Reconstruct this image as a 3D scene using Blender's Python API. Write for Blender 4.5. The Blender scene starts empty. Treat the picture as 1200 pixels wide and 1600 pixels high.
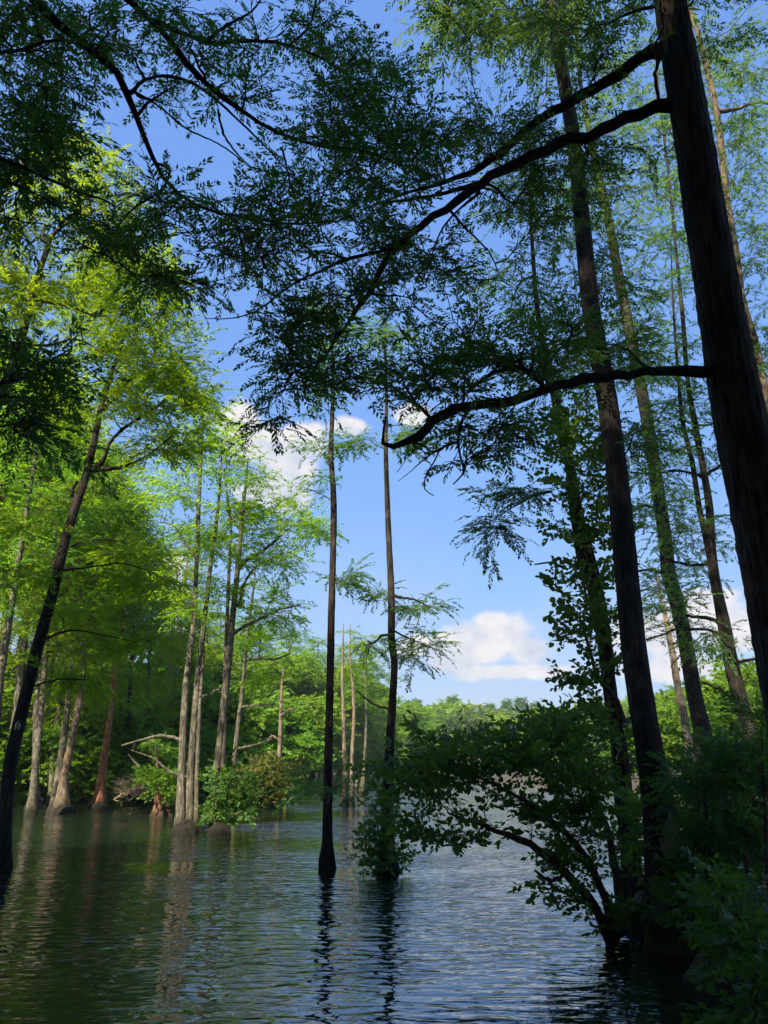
import bpy, math
import numpy as np

sc = bpy.context.scene
C = sc.collection
R = math.radians

# ------------------------------------------------------------------ camera
F, PITCH, CAMZ = 1202.0, R(17.67), 2.2           # focal length in photo pixels (1200 x 1600 photo)
cam_d = bpy.data.cameras.new('camera')
cam = bpy.data.objects.new('camera', cam_d); C.objects.link(cam)
cam_d.sensor_fit = 'VERTICAL'; cam_d.sensor_height = 24.0; cam_d.lens = 24.0*F/1600.0
cam_d.clip_start = 0.05; cam_d.clip_end = 4000
cam.location = (0, 0, CAMZ); cam.rotation_euler = (R(90)+PITCH, 0, 0)
sc.camera = cam
FWD = np.array([0, math.cos(PITCH), math.sin(PITCH)]); UP = np.array([0, -math.sin(PITCH), math.cos(PITCH)])
CAM = np.array([0, 0, CAMZ])

def ray(px, py): return FWD + np.array([(px-600)/F, 0, 0]) + UP*(800-py)/F
def at(px, py, D):
    d = ray(px, py); return CAM + d*(D/d[1])
def wat(px, py):
    d = ray(px, py); return CAM - d*(CAMZ/d[2])
def pxm(p): return float(np.dot(np.asarray(p)-CAM, FWD))/F      # metres per photo pixel at p

# ------------------------------------------------------------------ sun, sky, exposure
SUN_EL, SUN_AZ = 46.0, 207.0      # azimuth clockwise from +Y (the view direction): behind and to the left
sd = np.array([math.sin(R(SUN_AZ))*math.cos(R(SUN_EL)), math.cos(R(SUN_AZ))*math.cos(R(SUN_EL)), math.sin(R(SUN_EL))])
sl = bpy.data.lights.new('sun', 'SUN'); sl.energy = 5.0; sl.angle = R(0.6); sl.color = (1.0, 0.89, 0.68)
so = bpy.data.objects.new('sun', sl); C.objects.link(so)
from mathutils import Vector
so.rotation_euler = Vector(sd).to_track_quat('Z', 'Y').to_euler(); so.location = (0, 0, 60)

world = bpy.data.worlds.new('World'); sc.world = world; world.use_nodes = True
wn, wl = world.node_tree.nodes, world.node_tree.links
wn.clear()
SKY_STRENGTH = 0.106
sky = wn.new('ShaderNodeTexSky'); sky.sky_type = 'NISHITA'; sky.sun_disc = False
sky.sun_elevation = R(SUN_EL); sky.sun_rotation = R(SUN_AZ); sky.air_density = 1.0; sky.dust_density = 1.0; sky.ozone_density = 1.0

def wnode(t, **kw):
    n = wn.new(t)
    for k, v in kw.items(): setattr(n, k, v)
    return n
def wmath(op, a, b=None, clamp=False):
    n = wnode('ShaderNodeMath', operation=op, use_clamp=clamp)
    for i, v in enumerate((a, b)):
        if v is None: continue
        if isinstance(v, (int, float)): n.inputs[i].default_value = v
        else: wl.new(v, n.inputs[i])
    return n.outputs[0]
wtc = wnode('ShaderNodeTexCoord')
def noise_w(scale, detail, rough, off=(0, 0, 0)):
    m = wnode('ShaderNodeMapping'); m.inputs['Location'].default_value = off
    m.inputs['Scale'].default_value = (1, 1, 1.25); wl.new(wtc.outputs['Generated'], m.inputs['Vector'])
    n = wnode('ShaderNodeTexNoise'); n.inputs['Scale'].default_value = scale; n.inputs['Detail'].default_value = detail
    n.inputs['Roughness'].default_value = rough; wl.new(m.outputs[0], n.inputs['Vector']); return n.outputs['Fac']
def puff_mask(puffs):
    out = None
    for px, py, rx, ry in puffs:
        d = ray(px, py); n_ = float(np.linalg.norm(d)); d = d/n_
        s = wnode('ShaderNodeVectorMath', operation='SUBTRACT'); wl.new(wtc.outputs['Generated'], s.inputs[0]); s.inputs[1].default_value = tuple(d)
        m = wnode('ShaderNodeVectorMath', operation='MULTIPLY'); wl.new(s.outputs[0], m.inputs[0])
        m.inputs[1].default_value = (F*n_/rx, F*n_/rx, F*n_/ry)
        l = wnode('ShaderNodeVectorMath', operation='LENGTH'); wl.new(m.outputs[0], l.inputs[0])
        v = wmath('SUBTRACT', 1.0, l.outputs['Value'])
        out = v if out is None else wmath('SMOOTH_MAX', out, v)
        if out is not v: out.node.inputs[2].default_value = 0.15
    return out
puffs = [(745, 1008, 82, 44), (790, 992, 72, 46), (705, 1028, 60, 28), (822, 1012, 48, 38), (772, 972, 40, 26), (800, 1050, 110, 18), (650, 1010, 40, 22),
         (398, 695, 82, 62), (440, 725, 80, 58), (375, 660, 46, 42), (470, 690, 66, 42), (420, 770, 80, 36), (545, 668, 44, 20), (645, 648, 40, 18),
         (1010, 990, 74, 50), (1090, 955, 74, 38), (1160, 985, 74, 46), (1050, 1045, 100, 30), (240, 900, 70, 60), (180, 830, 60, 50)]
mask = puff_mask(puffs)
nz = noise_w(15, 9, 0.57)
dens = wmath('ADD', wmath('MULTIPLY', mask, 1.0), wmath('MULTIPLY', wmath('SUBTRACT', nz, 0.52), 1.45))
cov = wnode('ShaderNodeMapRange', interpolation_type='SMOOTHSTEP'); wl.new(dens, cov.inputs['Value'])
cov.inputs['From Min'].default_value = 0.02; cov.inputs['From Max'].default_value = 0.46
lit = noise_w(15, 6, 0.5, (0.008, 0.006, -0.03))             # the same billows sampled a little towards the sun
shade = wmath('ADD', wmath('MULTIPLY', wmath('SUBTRACT', nz, lit), 3.6), 0.66, True)
ccol = wnode('ShaderNodeMix', data_type='RGBA'); wl.new(shade, ccol.inputs[0])
ccol.inputs[6].default_value = (1.95, 2.2, 2.75, 1); ccol.inputs[7].default_value = (3.1, 3.0, 3.05, 1)
# thin low cloud near the horizon
sep = wnode('ShaderNodeSeparateXYZ'); wl.new(wtc.outputs['Generated'], sep.inputs[0])
thin_n = noise_w(5, 6, 0.5, (3, 1, 0))
hz = wnode('ShaderNodeMapRange', interpolation_type='SMOOTHSTEP'); wl.new(sep.outputs['Z'], hz.inputs['Value'])
hz.inputs['From Min'].default_value = 0.34; hz.inputs['From Max'].default_value = 0.0
thin = wmath('MULTIPLY', hz.outputs[0], wmath('MULTIPLY', wmath('SUBTRACT', thin_n, 0.26), 2.6, True), True)
# the clear sky's gradient, graded per channel to the deep even blue of the photograph
ss = wnode('ShaderNodeSeparateColor'); wl.new(sky.outputs[0], ss.inputs[0]); cc = wnode('ShaderNodeCombineColor')
for i_, (a_, p_) in enumerate(((0.643, 0.43), (1.104, 0.38), (2.446, 0.20))): wl.new(wmath('MULTIPLY', wmath('POWER', ss.outputs[i_], p_), a_), cc.inputs[i_])
m1 = wnode('ShaderNodeMix', data_type='RGBA'); wl.new(thin, m1.inputs[0]); wl.new(cc.outputs[0], m1.inputs[6]); m1.inputs[7].default_value = (1.9, 2.3, 3.0, 1)
m2 = wnode('ShaderNodeMix', data_type='RGBA'); wl.new(cov.outputs[0], m2.inputs[0]); wl.new(m1.outputs[2], m2.inputs[6]); wl.new(ccol.outputs[2], m2.inputs[7])
bg = wnode('ShaderNodeBackground'); bg.inputs['Strength'].default_value = SKY_STRENGTH; wl.new(m2.outputs[2], bg.inputs['Color'])
wo = wnode('ShaderNodeOutputWorld'); wl.new(bg.outputs[0], wo.inputs['Surface'])

vs = sc.view_settings
vs.view_transform = 'Standard'; vs.look = 'None'; vs.gamma = 1.0; vs.exposure = 1.5
vs.use_curve_mapping = False
sc.cycles.max_bounces = 7; sc.cycles.diffuse_bounces = 3; sc.cycles.glossy_bounces = 3
sc.cycles.transmission_bounces = 4; sc.cycles.transparent_max_bounces = 4
sc.cycles.sample_clamp_indirect = 6.0

# ------------------------------------------------------------------ materials
def mat(name):
    m = bpy.data.materials.new(name); m.use_nodes = True; m.node_tree.nodes.clear()
    return m, m.node_tree.nodes, m.node_tree.links
def mixcol(n, l, fac, a, b, blend='MIX'):
    x = n.new('ShaderNodeMix'); x.data_type = 'RGBA'; x.blend_type = blend
    for i, v in ((0, fac), (6, a), (7, b)):
        if isinstance(v, (int, float)): x.inputs[i].default_value = v
        elif isinstance(v, tuple): x.inputs[i].default_value = v+(1,) if len(v) == 3 else v
        else: l.new(v, x.inputs[i])
    return x.outputs[2]
def noise(n, l, scale, vscale=(1, 1, 1), detail=4, rough=0.55, coord='Object', dist=0.0):
    tc = n.new('ShaderNodeTexCoord'); mp = n.new('ShaderNodeMapping'); mp.inputs['Scale'].default_value = vscale
    l.new(tc.outputs[coord], mp.inputs[0]); t = n.new('ShaderNodeTexNoise')
    t.inputs['Scale'].default_value = scale; t.inputs['Detail'].default_value = detail; t.inputs['Roughness'].default_value = rough
    t.inputs['Distortion'].default_value = dist
    l.new(mp.outputs[0], t.inputs['Vector']); return t.outputs['Fac']
def rng_(n, l, v, a, b, c=0.0, d=1.0):
    m = n.new('ShaderNodeMapRange'); l.new(v, m.inputs[0])
    for i, q in enumerate((a, b, c, d)): m.inputs[i+1].default_value = q
    return m.outputs[0]

def leaf_mat(name, dark, light, trans, tfac=0.42, gloss=0.08, clump=1.3):
    m, n, l = mat(name)
    at_ = n.new('ShaderNodeAttribute'); at_.attribute_name = 'rnd'
    cl = rng_(n, l, noise(n, l, clump, detail=2), 0.35, 0.65)
    f = n.new('ShaderNodeMath'); f.operation = 'MULTIPLY_ADD'; l.new(at_.outputs['Fac'], f.inputs[0]); f.inputs[1].default_value = 0.6
    f2 = n.new('ShaderNodeMath'); f2.operation = 'MULTIPLY'; l.new(cl, f2.inputs[0]); f2.inputs[1].default_value = 0.4
    l.new(f2.outputs[0], f.inputs[2])
    base = mixcol(n, l, f.outputs[0], dark, light)
    tcol = mixcol(n, l, f.outputs[0], tuple(c*0.7 for c in trans), trans)
    oi = n.new('ShaderNodeObjectInfo')                                  # every plant has its own green
    def vary(c_):
        h_ = n.new('ShaderNodeHueSaturation'); l.new(c_, h_.inputs['Color']); l.new(rng_(n, l, oi.outputs['Random'], 0, 1, 0.488, 0.516), h_.inputs['Hue'])
        w_ = n.new('ShaderNodeMath'); w_.operation = 'FRACT'; q_ = n.new('ShaderNodeMath'); q_.operation = 'MULTIPLY'; l.new(oi.outputs['Random'], q_.inputs[0]); q_.inputs[1].default_value = 7.31
        l.new(q_.outputs[0], w_.inputs[0]); l.new(rng_(n, l, w_.outputs[0], 0, 1, 0.78, 1.18), h_.inputs['Value']); return h_.outputs[0]
    base = vary(base); tcol = vary(tcol)
    p = n.new('ShaderNodeBsdfPrincipled'); l.new(base, p.inputs['Base Color']); p.inputs['Roughness'].default_value = 0.5
    p.inputs['Specular IOR Level'].default_value = gloss*4
    t = n.new('ShaderNodeBsdfTranslucent'); l.new(tcol, t.inputs['Color'])
    mx = n.new('ShaderNodeMixShader'); mx.inputs[0].default_value = tfac
    l.new(p.outputs[0], mx.inputs[1]); l.new(t.outputs[0], mx.inputs[2])
    o = n.new('ShaderNodeOutputMaterial'); l.new(mx.outputs[0], o.inputs[0]); return m

def bark_mat(name, dark, light, vs_=(1, 1, 0.12), scale=22, bump=0.6, dist=0.02, lichen=None, lf=0.5):
    m, n, l = mat(name)
    a = noise(n, l, scale, vs_, 6, 0.62, dist=0.4); b = noise(n, l, 2.2, (1, 1, 0.5), 4)
    fibre = rng_(n, l, a, 0.36, 0.64)
    col = mixcol(n, l, fibre, dark, light)
    col = mixcol(n, l, rng_(n, l, b, 0.35, 0.7, 0.0, 0.55), col, tuple(c*0.55 for c in dark))
    if lichen:
        col = mixcol(n, l, rng_(n, l, noise(n, l, 6, (1, 1, 0.7), 5, 0.7), 0.52, 0.62, 0, lf), col, lichen)
    tc = n.new('ShaderNodeTexCoord'); sx = n.new('ShaderNodeSeparateXYZ'); l.new(tc.outputs['Object'], sx.inputs[0])
    wz = n.new('ShaderNodeMath'); wz.operation = 'MULTIPLY_ADD'; l.new(noise(n, l, 5, (1, 1, 0.3), 4), wz.inputs[0]); wz.inputs[1].default_value = -0.7; l.new(sx.outputs['Z'], wz.inputs[2])
    col = mixcol(n, l, rng_(n, l, wz.outputs[0], -0.2, 0.12, 0.85, 0.0), col, (0.012, 0.012, 0.008))     # waterline stain
    p = n.new('ShaderNodeBsdfPrincipled'); l.new(col, p.inputs['Base Color']); p.inputs['Roughness'].default_value = 0.9
    p.inputs['Specular IOR Level'].default_value = 0.2
    bp = n.new('ShaderNodeBump'); bp.inputs['Strength'].default_value = bump; bp.inputs['Distance'].default_value = dist
    l.new(a, bp.inputs['Height']); l.new(bp.outputs[0], p.inputs['Normal'])
    o = n.new('ShaderNodeOutputMaterial'); l.new(p.outputs[0], o.inputs[0]); return m

M = {}
M['needle'] = leaf_mat('cypress_foliage', (0.024, 0.066, 0.018), (0.07, 0.155, 0.026), (0.17, 0.33, 0.03), 0.48)  # cypress green darkened: shade on the near trees put into the colour
M['needle_lit'] = leaf_mat('bright_cypress_foliage', (0.06, 0.14, 0.008), (0.14, 0.25, 0.012), (0.40, 0.60, 0.012), 0.52, 0.04)  # same needles brightened: sunlight put into the colour
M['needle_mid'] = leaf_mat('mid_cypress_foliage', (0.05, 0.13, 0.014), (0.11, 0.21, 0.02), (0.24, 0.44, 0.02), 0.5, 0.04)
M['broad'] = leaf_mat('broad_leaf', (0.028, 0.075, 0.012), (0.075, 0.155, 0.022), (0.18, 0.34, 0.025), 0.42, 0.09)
M['broad_lit'] = leaf_mat('bright_broad_leaf', (0.06, 0.14, 0.014), (0.15, 0.25, 0.024), (0.30, 0.50, 0.02), 0.45, 0.06)  # brighter copy of the broad leaf, sunlight put into its colour
M['russet'] = leaf_mat('russet_leaf', (0.06, 0.11, 0.015), (0.20, 0.15, 0.05), (0.28, 0.36, 0.04), 0.45, 0.05, 3.0)
M['far_a'] = leaf_mat('far_foliage', (0.06, 0.13, 0.02), (0.11, 0.20, 0.03), (0.22, 0.36, 0.03), 0.4, 0.05, 0.5)
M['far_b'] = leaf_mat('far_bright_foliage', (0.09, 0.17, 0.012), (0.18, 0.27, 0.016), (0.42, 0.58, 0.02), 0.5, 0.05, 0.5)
M['bark_dark'] = bark_mat('dark_bark', (0.010, 0.008, 0.007), (0.055, 0.042, 0.035), lichen=(0.085, 0.08, 0.062), lf=0.35, bump=1.0, dist=0.05, scale=26)  # darker copy of cypress bark, with the near trunks' shade in its colour
M['bark_near'] = bark_mat('fibrous_bark', (0.012, 0.009, 0.007), (0.12, 0.088, 0.066), (1, 1, 0.07), 34, 1.0, 0.06, (0.10, 0.10, 0.078), 0.4)
M['bark'] = bark_mat('cypress_bark', (0.05, 0.032, 0.022), (0.20, 0.145, 0.10), lichen=(0.24, 0.24, 0.19), lf=0.45)
M['bark_grey'] = bark_mat('grey_bark', (0.026, 0.023, 0.017), (0.17, 0.15, 0.11), lichen=(0.24, 0.23, 0.18), lf=0.5)
M['bark_red'] = bark_mat('russet_bark', (0.10, 0.035, 0.018), (0.36, 0.15, 0.08), lichen=(0.34, 0.28, 0.2), lf=0.4)
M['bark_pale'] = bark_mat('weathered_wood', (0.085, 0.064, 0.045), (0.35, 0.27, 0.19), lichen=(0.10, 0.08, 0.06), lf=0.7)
M['twig'] = bark_mat('twig_bark', (0.05, 0.034, 0.024), (0.13, 0.09, 0.065), bump=0.2)
M['twig_pale'] = bark_mat('dry_twig', (0.22, 0.15, 0.10), (0.46, 0.34, 0.23), bump=0.2)
M['tin'] = bark_mat('weathered_plaque', (0.30, 0.29, 0.27), (0.45, 0.43, 0.40), (1, 1, 1), 12, 0.1)

m, n, l = mat('clouded_plastic'); M['glass'] = m
p = n.new('ShaderNodeBsdfPrincipled'); l.new(mixcol(n, l, noise(n, l, 18), (0.10, 0.09, 0.06), (0.28, 0.26, 0.21)), p.inputs['Base Color']); p.inputs['Roughness'].default_value = 0.12
p.inputs['Transmission Weight'].default_value = 0.35; o = n.new('ShaderNodeOutputMaterial'); l.new(p.outputs[0], o.inputs[0])
# ground
m, n, l = mat('ground'); M['ground'] = m
a = noise(n, l, 3.0, detail=8, rough=0.7); b = noise(n, l, 26, detail=5)
col = mixcol(n, l, rng_(n, l, a, 0.35, 0.65), (0.022, 0.017, 0.011), (0.06, 0.045, 0.028))
col = mixcol(n, l, rng_(n, l, b, 0.5, 0.66, 0, 0.6), col, (0.035, 0.06, 0.016))
p = n.new('ShaderNodeBsdfPrincipled'); l.new(col, p.inputs['Base Color']); p.inputs['Roughness'].default_value = 0.95
bp = n.new('ShaderNodeBump'); bp.inputs['Distance'].default_value = 0.04; bp.inputs['Strength'].default_value = 0.8; l.new(b, bp.inputs['Height']); l.new(bp.outputs[0], p.inputs['Normal'])
o = n.new('ShaderNodeOutputMaterial'); l.new(p.outputs[0], o.inputs[0])

# water
m, n, l = mat('pond_water'); M['water'] = m
w1 = noise(n, l, 1.0, (2.9, 7.0, 1), 1.5, 0.45, dist=0.6)
w2 = noise(n, l, 1.0, (0.7, 1.6, 1), 1.0, 0.5, dist=0.4)
w3 = noise(n, l, 0.16, (1, 1.6, 1), 2)                              # gusts: calmer and rougher patches
tc = n.new('ShaderNodeTexCoord'); wv = n.new('ShaderNodeTexWave'); wv.wave_type = 'BANDS'; wv.bands_direction = 'Y'; wv.wave_profile = 'SIN'
mp = n.new('ShaderNodeMapping'); mp.inputs['Rotation'].default_value = (0, 0, R(5)); mp.inputs['Scale'].default_value = (0.32, 1, 1); l.new(tc.outputs['Object'], mp.inputs[0]); l.new(mp.outputs[0], wv.inputs['Vector'])
wv.inputs['Scale'].default_value = 1.3; wv.inputs['Distortion'].default_value = 3.2; wv.inputs['Detail'].default_value = 2.0; wv.inputs['Detail Scale'].default_value = 1.6
def ma(a_, k_, b_):
    q = n.new('ShaderNodeMath'); q.operation = 'MULTIPLY_ADD'; l.new(a_, q.inputs[0])
    if isinstance(k_, float): q.inputs[1].default_value = k_
    else: l.new(k_, q.inputs[1])
    if b_ is None: q.inputs[2].default_value = 0
    else: l.new(b_, q.inputs[2])
    return q.outputs[0]
hh = ma(w2, 0.9, ma(wv.outputs['Fac'], rng_(n, l, noise(n, l, 0.35, detail=2), 0.42, 0.62, 0.0, 0.20), w1))
bp = n.new('ShaderNodeBump'); l.new(rng_(n, l, w3, 0.38, 0.62, 0.25, 1.0), bp.inputs['Strength']); bp.inputs['Distance'].default_value = 0.046
l.new(hh, bp.inputs['Height'])
p = n.new('ShaderNodeBsdfPrincipled'); p.inputs['Base Color'].default_value = (0.008, 0.015, 0.009, 1)
p.inputs['Roughness'].default_value = 0.015; p.inputs['IOR'].default_value = 2.1; l.new(bp.outputs[0], p.inputs['Normal'])
o = n.new('ShaderNodeOutputMaterial'); l.new(p.outputs[0], o.inputs[0])

# ------------------------------------------------------------------ mesh helpers
def norm(v): return v/np.maximum(np.linalg.norm(v, axis=-1, keepdims=True), 1e-9)

class Geo:
    """collects quads; builds one mesh"""
    def __init__(s): s.v = []; s.f = []; s.m = []; s.r = []; s.n = 0
    def add(s, v, f, mi=0, rnd=None):
        v = np.asarray(v, float).reshape(-1, 3); f = np.asarray(f, int).reshape(-1, 4)
        s.v.append(v); s.f.append(f+s.n); s.m.append(np.full(len(f), mi)); s.n += len(v)
        s.r.append(np.zeros(len(v)) if rnd is None else rnd)
    def tubes(s, P, Rr, k=5, mi=0, mod=None):
        """P (N,m,3) centre lines, Rr (N,m) radii"""
        P = np.asarray(P, float); Rr = np.asarray(Rr, float)
        if P.ndim == 2: P = P[None]; Rr = Rr[None]
        N, m_, _ = P.shape
        T = norm(np.gradient(P, axis=1)); mt = norm(P[:, -1]-P[:, 0])
        ref = np.where(np.abs(mt[:, 2:3]) > 0.75, np.array([[1., 0, 0]]), np.array([[0, 0, 1.]]))[:, None, :]
        A = norm(np.cross(T, np.broadcast_to(ref, T.shape))); B = np.cross(T, A)
        th = np.arange(k)/k*2*np.pi
        ring = A[:, :, None, :]*np.cos(th)[None, None, :, None] + B[:, :, None, :]*np.sin(th)[None, None, :, None]
        rr = Rr[:, :, None] if mod is None else Rr[:, :, None]*mod
        V = P[:, :, None, :] + ring*rr[..., None]
        i = np.arange(m_-1)[:, None]*k; j = np.arange(k)[None, :]; j2 = (j+1) % k
        q = np.stack([i+j, i+j2, i+k+j2, i+k+j], -1).reshape(-1, 4)
        Fq = (q[None]+(np.arange(N)*m_*k)[:, None, None]).reshape(-1, 4)
        s.add(V.reshape(-1, 3), Fq, mi)
    def build(s, name, mats, parent=None, origin=(0, 0, 0), smooth=False):
        me = bpy.data.meshes.new(name)
        V = np.concatenate(s.v) - np.asarray(origin); Fq = np.concatenate(s.f); mi = np.concatenate(s.m); rn = np.concatenate(s.r)
        me.vertices.add(len(V)); me.vertices.foreach_set('co', V.astype(np.float32).ravel())
        me.loops.add(len(Fq)*4); me.loops.foreach_set('vertex_index', Fq.astype(np.int32).ravel())
        me.polygons.add(len(Fq)); me.polygons.foreach_set('loop_start', (np.arange(len(Fq))*4).astype(np.int32))
        me.polygons.foreach_set('material_index', mi.astype(np.int32))
        if smooth: me.polygons.foreach_set('use_smooth', np.ones(len(Fq), bool))
        a_ = me.attributes.new('rnd', 'FLOAT', 'POINT'); a_.data.foreach_set('value', rn.astype(np.float32))
        for mm in (mats if isinstance(mats, (list, tuple)) else [mats]): me.materials.append(M[mm])
        me.update(calc_edges=True)
        ob = bpy.data.objects.new(name, me); C.objects.link(ob)
        if parent is not None: ob.parent = parent
        return ob

def smooth_path(pts, rad, n):
    pts = np.asarray(pts, float); rad = np.asarray(rad, float)
    if len(pts) == 2: pts = np.vstack([pts[0], pts.mean(0), pts[1]]); rad = np.array([rad[0], rad.mean(), rad[1]])
    d = np.r_[0, np.cumsum(np.linalg.norm(np.diff(pts, axis=0), axis=1))]
    u = np.linspace(0, d[-1], n)
    tan = np.gradient(pts, d, axis=0)
    i = np.clip(np.searchsorted(d, u, side='right')-1, 0, len(d)-2); h = d[i+1]-d[i]; t = (u-d[i])/h
    h00 = 2*t**3-3*t**2+1; h10 = t**3-2*t**2+t; h01 = -2*t**3+3*t**2; h11 = t**3-t**2
    P = h00[:, None]*pts[i]+(h10*h)[:, None]*tan[i]+h01[:, None]*pts[i+1]+(h11*h)[:, None]*tan[i+1]
    return P, np.interp(u, d, rad)

# leaf templates: verts (k,3), faces (q,4); x along the frond
def frond_template(rng, nl=13, ll=0.30, lw=0.052, droop=0.25, ang=50, axis=True):
    V, Fq = [], []
    def diamond(p, d, L, W, tw):
        d = norm(d); s_ = norm(np.cross(d, np.array([0, 0, 1.0])+1e-3)); up = np.cross(s_, d)
        s2 = s_*math.cos(tw)+up*math.sin(tw); b = len(V)
        V.extend([p, p+d*L*0.45+s2*W/2, p+d*L, p+d*L*0.45-s2*W/2]); Fq.append([b, b+1, b+2, b+3])
    for i in range(nl):
        t = 0.06+0.9*i/(nl-1); side = 1 if i % 2 else -1
        p = np.array([t, 0.03*math.sin(3*t), -droop*t*t])
        a = R(ang*rng.uniform(0.7, 1.15))*(1-0.35*t)
        d = np.array([math.cos(a), side*math.sin(a), -0.15-droop*1.4*t+rng.normal(0, 0.22)])
        diamond(p, d, ll*(1-0.35*t)*rng.uniform(0.8, 1.2), lw*rng.uniform(0.8, 1.2), rng.uniform(-0.9, 0.9))
    diamond(np.array([0.93, 0, -droop*0.9]), np.array([1, 0.05, -0.5]), ll*0.8, lw, 0.3)
    if axis:
        diamond(np.array([0, 0, 0.]), np.array([1, 0.02, -droop*0.6]), 0.95, 0.018, 0.2)
        diamond(np.array([0, 0, 0.]), np.array([1, 0.02, -droop*0.6]), 0.95, 0.018, 1.7)
    return np.array(V), np.array(Fq)
def leafy_template(rng, nl=7, L=0.36, W=0.23):
    """a twig with folded oval leaves of two quads each"""
    V, Fq = [], []
    for i in range(nl):
        t = 0.1+0.9*i/(nl-1); side = 1 if i % 2 else -1
        a = rng.uniform(0.5, 1.25)*(1-0.5*t)
        d = norm(np.array([math.cos(a), side*math.sin(a), rng.normal(-0.1, 0.35)]))
        nrm = norm(np.array([rng.normal(0, 0.45), rng.normal(0, 0.45), 1.0])); s_ = norm(np.cross(d, nrm)); up = np.cross(s_, d)
        p = np.array([t, 0, -0.12*t*t]); l_ = L*rng.uniform(0.75, 1.2); w = W*rng.uniform(0.8, 1.2)/2; b = len(V)
        V.extend([p, p+d*l_, p+d*l_*0.28+s_*w*0.9+up*w*0.3, p+d*l_*0.68+s_*w*0.8+up*w*0.25,
                  p+d*l_*0.28-s_*w*0.9+up*w*0.3, p+d*l_*0.68-s_*w*0.8+up*w*0.25])
        Fq += [[b, b+2, b+3, b+1], [b, b+1, b+5, b+4]]
    return np.array(V), np.array(Fq)
_tr = np.random.default_rng(5)
TPL = {
    'fine': [frond_template(_tr, 13, 0.31, 0.088) for _ in range(6)],
    'wispy': [frond_template(_tr, 13, 0.30, 0.092, 0.4) for _ in range(6)],
    'mid': [frond_template(_tr, 11, 0.36, 0.085, 0.15, 48, False) for _ in range(6)],
    'coarse': [frond_template(_tr, 9, 0.42, 0.14, 0.12, 50, False) for _ in range(6)],
    'heart': [leafy_template(_tr, 5, 0.42, 0.36) for _ in range(6)],
    'leafy': [leafy_template(_tr) for _ in range(6)],
    'leafy_far': [leafy_template(_tr, 7, 0.42, 0.30) for _ in range(6)],
}
def put_fronds(geo, P, D, size, kind, rng, mi, flat=0.35):
    """place fronds at P (n,3), growing along D, with upper side up +- flat"""
    P = np.asarray(P); D = norm(np.asarray(D)); n_ = len(P)
    if n_ == 0: return
    Z = norm(np.array([0, 0, 1.0])+rng.normal(0, flat, (n_, 3)))
    Y = norm(np.cross(Z, D)); Z = np.cross(D, Y)
    S = size*rng.uniform(0.55, 1.4, n_)
    w = rng.integers(0, len(TPL[kind]), n_)
    for k, (tv, tf) in enumerate(TPL[kind]):
        s_ = np.where(w == k)[0]
        if len(s_) == 0: continue
        V = P[s_][:, None, :] + S[s_][:, None, None]*(tv[None, :, 0:1]*D[s_][:, None, :]+tv[None, :, 1:2]*Y[s_][:, None, :]+tv[None, :, 2:3]*Z[s_][:, None, :])
        Fq = (tf[None]+(np.arange(len(s_))*len(tv))[:, None, None]).reshape(-1, 4)
        rn = np.repeat(rng.uniform(0, 1, len(s_)), len(tv))*0.6+np.repeat(rng.uniform(0, 1, len(s_)*len(tv)//2+1), 2)[:len(s_)*len(tv)]*0.4
        geo.add(V, Fq, mi, rn)

def empty(name, label, cat, loc, group=None):
    o_ = bpy.data.objects.new(name, None); C.objects.link(o_); o_.location = tuple(float(x) for x in loc)
    o_.empty_display_size = 0.3
    tag(o_, label, cat, group); return o_
def tag(o_, label=None, cat=None, group=None, kind=None):
    if label: o_['label'] = label
    if cat: o_['category'] = cat
    if group: o_['group'] = group
    if kind: o_['kind'] = kind

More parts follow.
